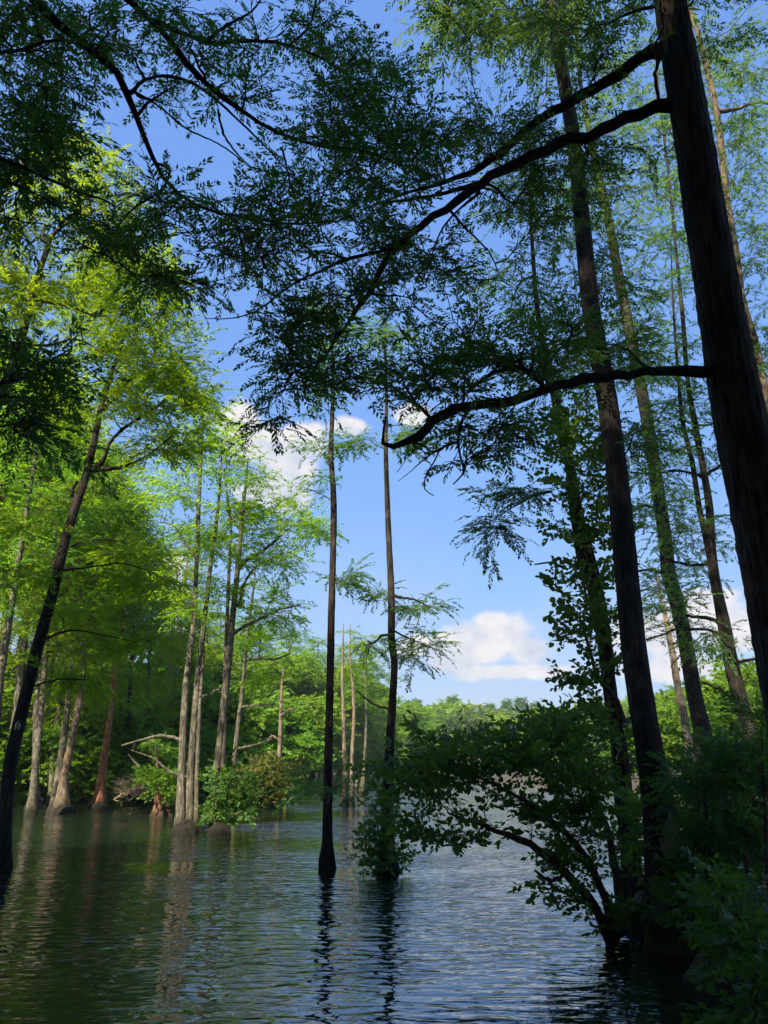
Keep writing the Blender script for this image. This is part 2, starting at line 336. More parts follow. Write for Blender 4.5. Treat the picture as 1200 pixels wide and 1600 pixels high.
class Tree:
    def __init__(s, name, label, cat, base, seed, group=None, bark='bark', leaf='needle', twig='twig'):
        s.base = np.asarray(base, float); s.root = empty(name, label, cat, s.base, group)
        s.rng = np.random.default_rng(seed); s.bark, s.leaf, s.twigm = bark, leaf, twig
        s.tr = Geo(); s.cr = Geo(); s.nodes = np.zeros((0, 3)); s.nr = np.zeros(0); s.has_crown = False
    def note(s, P, r, lo=0.0):
        s.nodes = np.vstack([s.nodes, P]); s.nr = np.r_[s.nr, r]
    def stem(s, pts, rad, n=60, k=20, flare=1.0, lobes=7, rough=0.05, nodes_from=0.25, wob=0.0, geo=None):
        P, r = smooth_path(pts, rad, n)
        if wob:
            u = np.linspace(0, 1, n); P[:, 0] += wob*np.interp(u, np.linspace(0, 1, 9), s.rng.normal(0, 1, 9)); P[:, 1] += wob*np.interp(u, np.linspace(0, 1, 9), s.rng.normal(0, 1, 9))
        th = np.arange(k)/k*2*np.pi; ph = s.rng.uniform(0, 6)
        h = P[:, 2]-0.0
        fl = np.exp(-np.clip(h, -0.2, 99)/0.45)*(flare-1)
        lob = 1+0.26*np.cos(lobes*th+ph)[None, :]*np.exp(-np.clip(h, 0, 99)/0.7)[:, None]*(flare > 1)
        up = np.linspace(0, 1, n)[:, None]
        ridg = 1+rough*(np.cos(5*th[None]+3*up+ph)*0.5+s.rng.normal(0, 0.8, (1, k))*0.7+s.rng.normal(0, 0.35, (n, k)))
        mod = (1+fl)[:, None]*lob*ridg
        (geo or s.tr).tubes(P, r, k, 0, mod[None])
        i0 = int(n*nodes_from); s.note(P[i0:], r[i0:])
        return P, r
    def limb(s, pts, rad, n=16, k=7, geo=None, mi=0, rough=0.06):
        P, r = smooth_path(pts, rad, n)
        P[1:-1] += s.rng.normal(0, 0.25, (n-2, 3))*r[1:-1, None]
        bul = np.interp(np.arange(n), np.arange(0, n+3, 3), 1+np.abs(s.rng.normal(0, 0.16, len(np.arange(0, n+3, 3)))))
        mod = (1+s.rng.normal(0, rough, (1, n, k)))*bul[None, :, None]
        if r[0] > 0.03:
            mod[:, 0] *= 1.5; mod[:, 1] *= 1.15
            for _ in range(7):                                   # dead spurs and stubs
                j = s.rng.integers(3, n-2); d_ = norm(s.rng.normal(0, 1, 3)+np.array([0, 0, -0.3])); L_ = s.rng.uniform(0.06, 0.35)
                Q = P[j]+d_*np.linspace(0, L_, 5)[:, None]; Q[2:] += s.rng.normal(0, 0.02, (3, 3))
                (geo or s.tr).tubes(Q, np.linspace(0.3*r[j]+0.003, 0.0015, 5), 5, mi)
        (geo or s.tr).tubes(P, r, k, mi, mod); s.note(P[1:], r[1:])
        return P, r
    def grow(s, targets, size=0.3, kind='fine', spacing=0.09, twigs=4, twl=0.45, flat=0.35, arch=0.12, rmul=1.0, geo=None, zpref=0.3, tk=3, maxr=0.05, bare=0.2, dw=1.6, reuse=True):
        """a branch from the nearest wood to every target, side twigs on it and fronds on those"""
        g = geo or s.cr; rng = s.rng
        T = np.asarray(targets, float)
        if len(T) == 0: return
        d0 = np.array([np.min(np.linalg.norm(s.nodes-t, axis=1)) for t in T]); T = T[np.argsort(d0)]
        nodes = [s.nodes]; nrad = [s.nr]; NN = s.nodes; NR = s.nr
        BP, BR, TP, TR = [], [], [], []; FP, FD = [], []
        m_ = 7; u = np.linspace(0, 1, m_)
        for t in T:
            dv = t-NN; c = np.sqrt(dv[:, 0]**2+dv[:, 1]**2+(dw*(dv[:, 2]-zpref*0.5))**2)
            i = int(np.argmin(c)); p0 = NN[i]; L = np.linalg.norm(t-p0)
            if L < 0.05: continue
            P = p0+(t-p0)*u[:, None]
            P[:, 2] += arch*L*np.sin(np.pi*u)*rng.uniform(-0.3, 1.3)
            lat = norm(np.cross(t-p0, [0, 0, 1.0])); P += lat*(rng.normal(0, 0.07)*L*np.sin(np.pi*u)+rng.normal(0, 0.05)*L*np.sin(2*np.pi*u))[:, None]
            P[1:-1] += rng.normal(0, 0.018*L, (m_-2, 3))
            r0 = min(NR[i]*0.75, maxr, (0.0035+0.0105*L)*rmul); rr = r0*(1-u)**0.8+0.0022*rmul
            BP.append(P); BR.append(rr)
            if reuse:
                NN = np.vstack([NN, P[2:]]); NR = np.r_[NR, rr[2:]]
            # side twigs
            Td = norm(np.gradient(P, axis=0))
            for q in range(twigs):
                a = rng.uniform(bare, 0.97); j = a*(m_-1); j0 = int(j); pp = P[j0]+(P[min(j0+1, m_-1)]-P[j0])*(j-j0)
                side = 1 if q % 2 else -1; an = rng.uniform(0.5, 1.15)
                d = norm(Td[j0]*math.cos(an)+side*lat*math.sin(an)+np.array([0, 0, rng.normal(0.02, 0.22)]))
                tl = twl*rng.uniform(0.5, 1.15)*(1.15-0.5*a)
                Q = pp+d*tl*u[::2, None]; Q[:, 2] -= 0.12*tl*u[::2]**2; Q[1:] += rng.normal(0, 0.02*tl, (3, 3))
                TP.append(Q); TR.append((0.0035-0.002*u[::2])*rmul)
                nf = max(2, int(tl/spacing)); e = np.linspace(0.2, 1.0, nf)
                for w_, x in enumerate(e):
                    sd_ = 1 if w_ % 2 else -1; z_ = norm(np.cross(d, [0, 0, 1.0])); an2 = rng.uniform(0.4, 1.0)*(1.1-0.8*x)
                    FP.append(Q[0]+(Q[-1]-Q[0])*x+np.array([0, 0, 0])); FD.append(d*math.cos(an2)+sd_*z_*math.sin(an2)+np.array([0, 0, rng.normal(-0.15, 0.25)]))
            nf = max(2, int(L*(1-bare)/spacing*0.7)); e = np.linspace(bare, 1, nf)
            for w_, x in enumerate(e):
                j = min(int(x*(m_-1)), m_-2); fr = x*(m_-1)-j; sd_ = 1 if w_ % 2 else -1; an2 = rng.uniform(0.5, 1.2)*(1.1-0.7*x)
                FP.append(P[j]+(P[j+1]-P[j])*fr); FD.append(Td[j]*math.cos(an2)+sd_*lat*math.sin(an2)+np.array([0, 0, rng.normal(-0.1, 0.25)]))
        s.nodes, s.nr = NN, NR
        if BP: g.tubes(np.array(BP), np.array(BR), 5, 1)
        if TP: g.tubes(np.array(TP), np.array(TR), tk, 1)
        if kind: put_fronds(g, FP, FD, size, kind, rng, 0, flat)
        s.has_crown = True
    def finish(s, trunk_name='trunk', crown_name='crown'):
        if s.tr.v: s.trunk = s.tr.build(trunk_name, s.bark, s.root, s.base, True)
        if s.cr.v: s.crown = s.cr.build(crown_name, [s.leaf, s.twigm], s.root, s.base)
        return s.root

GAPS = [(440, 115, 45, 35), (545, 335, 30, 30), (520, 20, 40, 30), (188, 232, 62, 75), (352, 232, 90, 48), (300, 200, 60, 40), (150, 445, 50, 40), (400, 20, 40, 30), (690, 330, 30, 40), (470, 150, 40, 30), (620, 560, 30, 40), (360, 430, 40, 30)]
def blob(rng, *bl):
    """points in image-space ellipses, each blob (px,py,rx,ry,D0,D1,n)"""
    out = []
    for px, py, rx, ry, D0, D1, n_ in bl:
        for _ in range(n_):
            a, r_ = rng.uniform(0, 2*np.pi), math.sqrt(rng.uniform(0, 1)); x_, y_ = px+rx*r_*math.cos(a), py+ry*r_*math.sin(a)
            if D1 < 8 and any(((x_-g_[0])/g_[2])**2+((y_-g_[1])/g_[3])**2 < 1 for g_ in GAPS): continue   # openings between the near boughs
            out.append(at(x_, y_, rng.uniform(D0, D1)))
    return np.array(out)

def px_stem(lst, D, below=True, lean=0.0):
    """lst: (px,py,width px) bottom to top on the upright plane y = D (leaning back by lean m per m)"""
    pts, rad = [], []
    for i, (px, py, w) in enumerate(lst):
        p_ = at(px, py, D)
        if lean: p_ = at(px, py, D+lean*p_[2])
        pts.append(p_); rad.append(w/2*pxm(p_)*(0.93 if D > 17.9 else 1.0 if D < 14 else 0.92))
    pts = np.array(pts)
    if below:
        pts = np.vstack([[pts[0][0], pts[0][1], -0.6] if pts[0][2] < 0.3 else pts[0]-np.array([0, 0, 0.01]), pts]); rad = [rad[0]*1.05]+rad
    return pts, np.array(rad)
def px_path(lst, Ds):
    pts, rad = [], []
    for i, (px, py, w) in enumerate(lst):
        D = Ds if isinstance(Ds, (int, float)) else Ds[0]+(Ds[1]-Ds[0])*i/(len(lst)-1)
        p_ = at(px, py, D); pts.append(p_); rad.append(w/2*pxm(p_))
    return np.array(pts), np.array(rad)

# ------------------------------------------------------------------ setting: ground, water
def sstep(a, b, x): t = np.clip((x-a)/(b-a), 0, 1); return t*t*(3-2*t)
def shore_x(y): return np.interp(y, [-50, 30, 44, 50, 62, 80, 105, 135, 170, 205, 215], [-70, -60, -42, -27, -19, -14, -12, -9, -2, 6, 900])
def ground_h(x, y):
    h = np.full(x.shape, -1.3)
    land = np.maximum(sstep(2, -6, x-shore_x(y)), sstep(212, 226, y+0.02*x))
    h = np.maximum(h, -1.3+1.75*land+1.5*land*sstep(0, 60, shore_x(y)-x)+7*sstep(225, 420, y))
    # mound on the right, and the bank the camera stands on
    ax, ay, bx, by = 7.0, 3.2, 4.7, 10.6
    t = np.clip(((x-ax)*(bx-ax)+(y-ay)*(by-ay))/((bx-ax)**2+(by-ay)**2), 0, 1)
    d = np.hypot(x-ax-t*(bx-ax), y-ay-t*(by-ay))+0.25*np.sin(2.1*x+1.3*y)+0.15*np.sin(5*y-3*x)
    h = np.maximum(h, -1.3+1.75*sstep(2.5, 1.3, d))
    h = np.maximum(h, -1.3+1.9*sstep(3.0, 0.6, y+0.25*np.sin(1.7*x)))
    h = np.maximum(h, -1.3+1.7*sstep(19, 27, x+0.22*y-2+1.5*np.sin(0.2*y))*sstep(140, 90, y))
    return h + 0.05*np.sin(3.1*x)*np.sin(2.7*y)+0.03*np.sin(7.3*x+1)*np.sin(6.1*y)
xs = np.r_[np.linspace(-900, -80, 30), np.linspace(-78, -12, 60), np.linspace(-11.7, 12, 110), np.linspace(13, 80, 50), np.linspace(90, 900, 30)]
ys = np.r_[np.linspace(-300, -40, 10), np.linspace(-35, -2, 20), np.linspace(-1.7, 16, 90), np.linspace(17, 120, 70), np.linspace(125, 450, 60), np.linspace(480, 1500, 12)]
X, Y = np.meshgrid(xs, ys); Z = ground_h(X, Y)
g = Geo(); nx = len(xs); ii = (np.arange(len(ys)-1)[:, None]*nx+np.arange(nx-1)[None]).ravel()
g.add(np.stack([X, Y, Z], -1), np.stack([ii, ii+1, ii+nx+1, ii+nx], -1))
tag(g.build('ground', 'ground', smooth=True), kind='structure')
g = Geo(); g.add([[-900, -300, 0], [900, -300, 0], [900, 1500, 0], [-900, 1500, 0]], [[0, 1, 2, 3]])
tag(g.build('water', 'water'), kind='structure')

# ================================================================== right-hand cypresses
# --- the great near trunk with its three limbs
t = Tree('cypress_tree', 'massive dark cypress trunk along the right edge with three long bare-based limbs reaching left', 'tree', (0, 0, 0), 11, bark='bark_near', leaf='needle')
pts, rad = px_stem([(1340, 1560, 145), (1310, 1400, 125), (1268, 1180, 108), (1216, 930, 90), (1190, 800, 84), (1155, 640, 76), (1130, 500, 66), (1105, 350, 60), (1088, 240, 56), (1066, 110, 52), (1047, 0, 46), (1025, -150, 40), (1000, -350, 32), (985, -520, 20), (975, -640, 6)], 6.0)
pts[0] = [pts[1][0]+0.05, 6.0, -0.2]; t.base = np.array([pts[1][0], 6.0, 0.3]); t.root.location = tuple(t.base)
t.stem(pts, rad, 220, 64, 1.25, 8, 0.065, 0.5)
limbs = []
for lst, Ds in ((((1050, 72, 22), (1018, 80, 20), (970, 112, 17), (912, 148, 15), (860, 178, 13), (815, 208, 12), (775, 246, 11), (740, 268, 8), (690, 285, 6), (640, 300, 4), (560, 330, 2)), (6.0, 7.2)),
                (((1075, 166, 20), (1035, 168, 18), (1000, 176, 17), (950, 198, 17), (890, 220, 16), (830, 243, 16), (760, 282, 15), (700, 325, 12), (645, 362, 10), (605, 402, 9), (582, 448, 7), (545, 502, 5), (515, 545, 4), (480, 590, 2)), (6.0, 6.6)),
                (((1150, 583, 17), (1100, 580, 16), (1030, 580, 14), (950, 588, 13), (880, 601, 13), (815, 620, 13), (760, 632, 14), (715, 634, 14), (680, 655, 14), (655, 680, 13), (630, 693, 9), (603, 697, 7), (596, 688, 4.5), (600, 670, 3), (603, 650, 2)), (6.0, 5.4))):
    gb = Geo(); P, r = px_path(lst, Ds)
    t.limb(P, r, 34, 12, geo=gb, rough=0.08); limbs.append(gb)
# curled twigs below the lowest limb and spurs
for lst, D in ((((735, 632, 6), (722, 660, 5), (716, 695, 4), (722, 720, 3), (724, 738, 3), (708, 757, 2)), 5.5),
               (((718, 690, 4), (690, 700, 3), (678, 722, 2.5), (668, 738, 2), (664, 765, 1.5), (678, 775, 1)), 5.5),
               (((690, 700, 3), (670, 712, 2), (640, 738, 1.2), (622, 752, .8)), 5.5), (((672, 712, 2), (655, 702, 1.5), (620, 738, 1)), 5.5),
               (((648, 690, 3), (668, 700, 2), (680, 712, 2)), 5.4),
               (((850, 603, 7), (820, 578, 6), (780, 580, 5), (730, 612, 3)), 5.8), (((730, 635, 5), (700, 640, 4), (660, 660, 2)), 5.6)):
    P, r = px_path(lst, D); t.limb(P, r, 14, 6, geo=limbs[2])
for lst, D in ((((1035, 78, 6), (1024, 120, 5), (1030, 160, 4)), 6.0),
               (((620, 385, 5), (575, 398, 4), (540, 405, 4), (510, 420, 4), (470, 437, 3), (435, 460, 3), (400, 487, 2), (360, 498, 1.6), (320, 497, 1)), 6.3),
               (((545, 405, 3), (500, 395, 3), (470, 408, 2)), 6.4), (((700, 325, 4), (730, 360, 3), (765, 395, 2), (780, 430, 1.5)), 6.6),
               (((750, 300, 4), (700, 345, 3), (660, 440, 2)), 6.8), (((760, 282, 6), (700, 300, 5), (640, 312, 4), (590, 318, 2)), 6.9)):
    P, r = px_path(lst, D); t.limb(P, r, 14, 6, geo=limbs[1])
rg = t.rng
T0 = blob(rg, (560, 430, 90, 45, 5.9, 7.2, 6), (500, 490, 80, 45, 5.8, 7.0, 8), (460, 590, 56, 40, 5.8, 6.8, 10), (530, 560, 50, 45, 5.8, 6.8, 5), (600, 600, 40, 30, 5.6, 6.6, 3), (620, 450, 50, 40, 6, 7.2, 4),
          (640, 390, 60, 50, 6, 7.2, 5), (700, 420, 60, 50, 6.2, 7.4, 5), (700, 360, 60, 40, 6, 7, 4), (600, 350, 60, 40, 6.2, 7.6, 4), (430, 640, 24, 24, 5.8, 6.4, 3), (450, 520, 40, 22, 5.9, 6.6, 5), (650, 270, 60, 50, 6.5, 7.5, 8))
T1 = blob(rg, (800, 200, 90, 40, 6.3, 7.6, 9), (740, 215, 50, 35, 6.5, 7.6, 7), (860, 260, 80, 60, 6.3, 7.6, 8), (860, 60, 60, 50, 6.3, 7.6, 4), (960, 80, 60, 50, 6, 7.4, 6), (800, 320, 70, 60, 6.3, 7.4, 7), (980, 250, 60, 60, 6.4, 7.6, 4), (690, 20, 26, 16, 6, 7, 3))
T2 = blob(rg, (760, 548, 80, 26, 5.5, 6.6, 12), (700, 585, 50, 32, 5.4, 6.3, 9), (830, 560, 60, 30, 5.6, 6.6, 8), (800, 665, 50, 28, 5.5, 6.2, 6), (740, 690, 45, 25, 5.4, 6.2, 4), (910, 540, 60, 40, 5.8, 6.8, 6), (660, 600, 30, 30, 5.4, 6.0, 4))
leafgeo = []
for k_, T in enumerate((T1, T0, T2)):
    keepn, keepr = t.nodes, t.nr; gg = Geo(); leafgeo.append(gg)
    T = np.vstack([T, T[::2]+t.rng.normal(0, 0.2, T[::2].shape)])
    t.grow(T, 0.22, 'fine', 0.11, 4, 0.36, 0.4, 0.05, geo=gg, bare=0.3, maxr=0.02, rmul=1.7)
t.grow(blob(rg, (1120, -90, 160, 60, 5, 8, 20), (900, -140, 160, 60, 4.5, 8, 20), (1120, 120, 80, 80, 7, 8, 3)), 0.25, 'fine', 0.11, 4, 0.45)
t.finish()
for gb, gg in zip(limbs, leafgeo):
    b = gb.build('branch', 'bark_dark', t.root, t.base, True); gg.build('foliage', ['needle', 'twig'], b, t.base)

def hero(name, label, stems, D, blobs, seed, bark='bark_dark', leaf='needle', size=0.3, kind='fine', spacing=0.11, twigs=4, twl=0.5, flare=1.0, limbs=(), cat='tree', group=None, n=70, k=18, dens=1.0, basept=None, dw=1.6, maxr=0.05, lean=0.0, rough=0.05, bare=0.2, nodes_from=0.25, leaf2=None, arch=0.12, tw='twig', high=None):
    st = px_stem(stems[0], D, True, lean)
    base = np.array([st[0][1][0], st[0][1][1], 0.0]) if basept is None else np.asarray(basept, float)
    t = Tree(name, label, cat, base, seed, group, bark, leaf, tw)
    for i, s_ in enumerate(stems):
        p_, r_ = st if i == 0 else px_stem(s_, D, s_[0][1] > 1180 or at(s_[0][0], s_[0][1], D)[2] < 0.3, lean)
        if basept is not None and i == 0: p_ = np.vstack([np.asarray(basept)-np.array([0, 0, .4]), p_[1:]])
        t.stem(p_, r_, n, k, flare if i == 0 or p_[0][2] < 0 else 1.0, 6, rough, nodes_from)
    for lst, Dl in limbs:
        P, r = px_path(lst, Dl); t.limb(P, r, 14, 7)
    if blobs: t.grow(blob(t.rng, *[b_[:6]+(max(1, round(b_[6]*dens)),) for b_ in blobs]), size, kind, spacing, twigs, twl, dw=dw, maxr=maxr, bare=bare, arch=arch)
    if high is not None:                                # unseen crown above the frame, added to shade the trees behind
        r_, z0_, z1_, n_ = high; a_ = t.rng.uniform(0, 6.28, n_); z_ = t.rng.uniform(z0_, z1_, n_)
        q_ = r_*np.sqrt(t.rng.uniform(0.02, 1, n_))*(1-0.55*(z_-z0_)/(z1_-z0_)); tx_, ty_ = t.nodes[0][0], t.nodes[0][1]
        t.grow(np.stack([tx_+q_*np.cos(a_), ty_+q_*np.sin(a_), z_], -1), 0.55, 'mid', 0.28, 5, 0.9, maxr=0.05)
    t.finish(); return t

# --- second: thick trunk with a flared base on the mound
D = wat(1060, 1462)[1]
hero('cypress_tree', 'thick straight cypress with flared base and pale torn bark patch near its foot', [[(1062, 1462, 74), (1052, 1400, 62), (1040, 1340, 56), (1030, 1267, 47), (1013, 1162, 41), (996, 1058, 39), (979, 900, 36), (965, 750, 33), (941, 580, 30), (926, 500, 28), (910, 350, 25), (897, 225, 22), (880, 120, 20), (860, 0, 18), (840, -130, 14), (825, -260, 9), (815, -350, 3)]], D,
     [(950, 560, 70, 60, 10, 13, 7), (990, 680, 60, 50, 10, 13, 5), (850, 40, 90, 50, 9.5, 13, 10), (900, 300, 70, 60, 10, 13, 6), (760, 40, 70, 40, 10, 13, 8), (960, 420, 50, 60, 10, 13, 3), (800, -100, 150, 80, 9, 14, 16)], 21, dens=2.3, high=(4.6, 17.5, 27, 150), size=0.32, kind='wispy', flare=2.0, k=28, n=100,
     limbs=[(((878, 590, 5), (850, 560, 4), (905, 520, 4), (926, 500, 4)), D), (((930, 480, 5), (900, 510, 4), (885, 545, 3), (890, 565, 2)), D)])
R2T = bpy.data.objects['cypress_tree.001']
g = Geo(); rows = []                                   # pale patch standing just proud of the bark
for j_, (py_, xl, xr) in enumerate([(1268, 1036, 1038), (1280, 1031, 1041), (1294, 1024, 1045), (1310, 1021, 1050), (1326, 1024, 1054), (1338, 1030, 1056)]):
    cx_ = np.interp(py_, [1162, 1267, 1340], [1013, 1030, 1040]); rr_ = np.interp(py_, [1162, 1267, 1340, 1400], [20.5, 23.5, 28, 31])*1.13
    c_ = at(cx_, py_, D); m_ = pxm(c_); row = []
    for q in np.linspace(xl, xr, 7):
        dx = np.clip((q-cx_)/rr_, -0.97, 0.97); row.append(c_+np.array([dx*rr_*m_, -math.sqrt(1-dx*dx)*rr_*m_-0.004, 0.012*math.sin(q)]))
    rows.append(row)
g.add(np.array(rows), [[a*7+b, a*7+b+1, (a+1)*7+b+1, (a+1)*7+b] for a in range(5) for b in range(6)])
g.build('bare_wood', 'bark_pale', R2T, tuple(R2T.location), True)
# --- the vine-clad one
D3 = wat(990, 1415)[1]
vt = hero('cypress_tree', 'slim cypress wrapped in leafy climbing vine, left of the thick flared trunk', [[(992, 1415, 40), (988, 1370, 31), (985, 1330, 28), (978, 1267, 26), (970, 1183, 24), (956, 1100, 22), (945, 1017, 21), (930, 933, 20), (920, 890, 20), (902, 800, 18), (890, 725, 16), (872, 640, 14), (860, 590, 12), (842, 500, 8), (833, 400, 6), (829, 300, 4), (827, 200, 2)]], D3,
     [(830, 300, 50, 100, 11, 14, 12), (790, 420, 50, 40, 11, 14, 6), (830, 470, 60, 40, 11.5, 14, 8), (900, 420, 50, 80, 12, 14, 8), (790, 770, 42, 14, 12, 12.8, 7), (765, 825, 20, 30, 12, 12.6, 5), (910, 560, 40, 40, 12, 14, 5)], 22, dens=1.6, high=(4.0, 19, 26, 90), size=0.3, kind='wispy', flare=1.3, k=22, n=90, spacing=0.11, maxr=0.02,
     limbs=[(((862, 768, 4), (845, 770, 4), (815, 785, 3), (790, 800, 2), (765, 815, 1)), D3), (((888, 890, 4), (860, 880, 3), (835, 882, 2)), D3), (((835, 430, 4), (815, 440, 3), (800, 470, 2)), D3)])
# --- fourth, fifth, sixth
D4 = 25.0
hero('cypress_tree', 'tall straight cypress rising behind the thick flared trunk, just to its right', [[(1113, 1318, 50), (1108, 1240, 40), (1100, 1165, 33), (1097, 1142, 29), (1087, 1100, 25), (1073, 1017, 24), (1055, 933, 24), (1045, 900, 23), (1040, 850, 22), (1025, 750, 21), (1015, 680, 20), (1000, 600, 19), (985, 525, 18), (968, 440, 16), (952, 350, 14), (935, 275, 12), (920, 200, 10), (907, 130, 6), (900, 40, 4), (895, -60, 2)]], D4,
     [(1050, 120, 70, 80, 20, 28, 10), (1040, 320, 60, 60, 20, 28, 10), (1040, 600, 60, 60, 20, 28, 8), (1000, 750, 60, 60, 20, 28, 8), (1070, 850, 60, 60, 20, 28, 8), (930, 150, 80, 80, 22, 28, 14), (880, 60, 70, 60, 22, 28, 10), (970, 300, 60, 70, 23, 28, 8), (1000, 470, 60, 70, 23, 27, 9), (900, 330, 60, 50, 23, 27, 8), (1010, 200, 60, 80, 23, 27, 8), (1000, 950, 40, 50, 24, 26, 5)], 23, dens=2.2, size=0.42, kind='fine', spacing=0.2, twigs=4, twl=0.9, flare=1.5, maxr=0.05,
     limbs=[(((1048, 905, 5), (1020, 890, 4), (995, 892, 3)), D4), (((1035, 800, 4), (1010, 790, 4), (985, 798, 2)), D4), (((985, 520, 6), (983, 490, 5), (975, 450, 4)), D4), (((925, 230, 6), (905, 245, 4), (890, 240, 2)), D4), (((1060, 980, 4), (1040, 990, 3), (1010, 1000, 3)), D4)])
D5 = 22.0
hero('cypress_tree', 'forked twin-stemmed dark cypress between the tall straight trunk and the massive edge trunk', [
     [(1195, 1340, 40), (1180, 1220, 32), (1168, 1142, 25), (1160, 1100, 21), (1145, 1037, 18), (1133, 975, 17), (1118, 912, 17), (1110, 850, 16), (1109, 800, 13), (1100, 740, 11), (1086, 665, 10), (1075, 600, 8), (1067, 500, 7), (1057, 400, 5), (1045, 280, 4), (1030, 150, 2.5), (1022, 60, 1.5)],
     [(1176, 1200, 14), (1156, 1108, 12), (1141, 1058, 11), (1129, 996, 10), (1118, 930, 9), (1106, 860, 8), (1092, 790, 9), (1082, 725, 8), (1067, 660, 7), (1060, 590, 5), (1052, 480, 3), (1048, 380, 1.5)]], D5,
     [(1050, 200, 60, 90, 20, 25, 10), (1060, 420, 60, 80, 20, 25, 12), (1040, 560, 60, 50, 20, 24, 9), (1060, 680, 50, 60, 20, 24, 9), (1040, 800, 50, 50, 20, 24, 7), (1040, 920, 60, 40, 20, 24, 8), (1140, 700, 30, 60, 20, 24, 4), (1100, 990, 60, 30, 20, 24, 5)], 24, bark='bark_dark', dens=2.2, size=0.42, kind='wispy', spacing=0.18, twigs=4, twl=0.8, flare=1.4, maxr=0.05,
     limbs=[(((1130, 975, 5), (1105, 965, 5), (1075, 962, 4), (1045, 940, 2)), D5), (((1112, 880, 5), (1095, 883, 4), (1065, 880, 4), (1030, 870, 2)), D5), (((1100, 745, 4), (1060, 735, 4), (1020, 740, 3), (985, 738, 2)), D5), (((1100, 745, 5), (1130, 725, 4), (1160, 720, 2)), D5), (((1060, 655, 3), (1100, 665, 3), (1125, 658, 3)), D5), (((1133, 1037, 5), (1180, 1030, 4), (1210, 1030, 3)), D5), (((1145, 1000, 5), (1110, 985, 4), (1075, 983, 4)), D5), (((1160, 1110, 5), (1130, 1080, 4), (1095, 1065, 3)), D5)])
D6 = 19.0
hero('cypress_tree', 'slender sunlit brown cypress stem showing behind the massive trunk at the upper right', [[(1330, 1330, 36), (1290, 1100, 26), (1240, 820, 19), (1200, 640, 14), (1178, 530, 13), (1160, 475, 14), (1150, 400, 13), (1137, 325, 12), (1132, 275, 11), (1125, 215, 11), (1117, 160, 10), (1105, 110, 10), (1090, 50, 8), (1075, 10, 8), (1055, -50, 6), (1040, -120, 3)]], D6,
     [(1160, 90, 60, 70, 17, 22, 10), (1160, 260, 50, 60, 17, 22, 8), (1190, 420, 30, 90, 17, 22, 8), (1080, 60, 60, 40, 17, 22, 6), (1190, 560, 24, 50, 17, 22, 6), (1175, 200, 50, 60, 15, 22, 8), (1180, 700, 30, 60, 17, 22, 5), (1120, 330, 40, 60, 17, 22, 6)], 25, bark='bark', dens=2.1, size=0.36, kind='fine', spacing=0.17, twigs=4, twl=0.7, maxr=0.05,
     limbs=[(((1120, 175, 6), (1150, 170, 5), (1185, 160, 4), (1215, 165, 3)), D6), (((1105, 90, 4), (1130, 92, 3), (1142, 95, 3)), D6)])
D7 = 32.0
hero('dead_snag', 'pale bare dead trunk sunlit between the thick flared trunk and the tall straight one', [[(1086, 1275, 15), (1078, 1187, 13), (1075, 1162, 13), (1069, 1121, 12), (1060, 1079, 11), (1050, 1017, 10), (1042, 975, 8), (1033, 933, 5), (1027, 905, 4), (1023, 892, 1)]], D7, None, 26, bark='bark_pale', cat='dead tree', n=60, rough=0.14,
     limbs=[(((1045, 985, 3), (1058, 970, 2), (1064, 955, 1)), D7), (((1033, 935, 3), (1022, 920, 2), (1017, 900, 1)), D7), (((1068, 1110, 3), (1054, 1095, 2), (1046, 1090, 1)), D7)])

# --- vine leaves on the vine-clad cypress
rg = np.random.default_rng(41)
vine = Tree('climbing_vine', 'heart-leaved climbing vine smothering the slim cypress between the arching shrub and thick trunk', 'vine', (at(978, 1267, D3)[0], D3-0.1, 0.0), 42, bark='twig', leaf='broad')
vs_pts = [(985, 1340), (975, 1230), (958, 1100), (945, 1010), (930, 930), (905, 800), (888, 720), (873, 640)]
for o1 in (-9, 8, 3):
    lst = [(x+o1+6*math.sin(i*1.7+o1), y, 5) for i, (x, y) in enumerate(vs_pts)]
    P, r = px_path(lst, D3-0.16); vine.limb(P, r, 40, 5)
lst = [(975, 1130, 8), (960, 1090, 7), (935, 1060, 6), (920, 1010, 5), (905, 960, 3)]; P, r = px_path(lst, D3-0.3); vine.limb(P, r, 16, 6)
vine.grow(blob(vine.rng, (885, 655, 30, 25, 12.2, 12.8, 9), (895, 705, 42, 30, 12.2, 13.2, 13), (905, 760, 48, 30, 12.1, 13.2, 15), (905, 830, 56, 36, 12.0, 13.2, 18), (915, 905, 52, 36, 12.0, 13.2, 17), (925, 980, 55, 36, 12.0, 13.2, 17), (920, 1050, 46, 36, 12.0, 13.2, 13), (945, 1120, 46, 30, 12.0, 13.2, 12), (965, 820, 12, 50, 12.3, 13, 4), (870, 690, 14, 14, 12, 12.6, 3)),
          0.21, 'heart', 0.12, 3, 0.22, 1.1, maxr=0.006, rmul=0.7, bare=0.5)
vine.finish('stem', 'foliage')

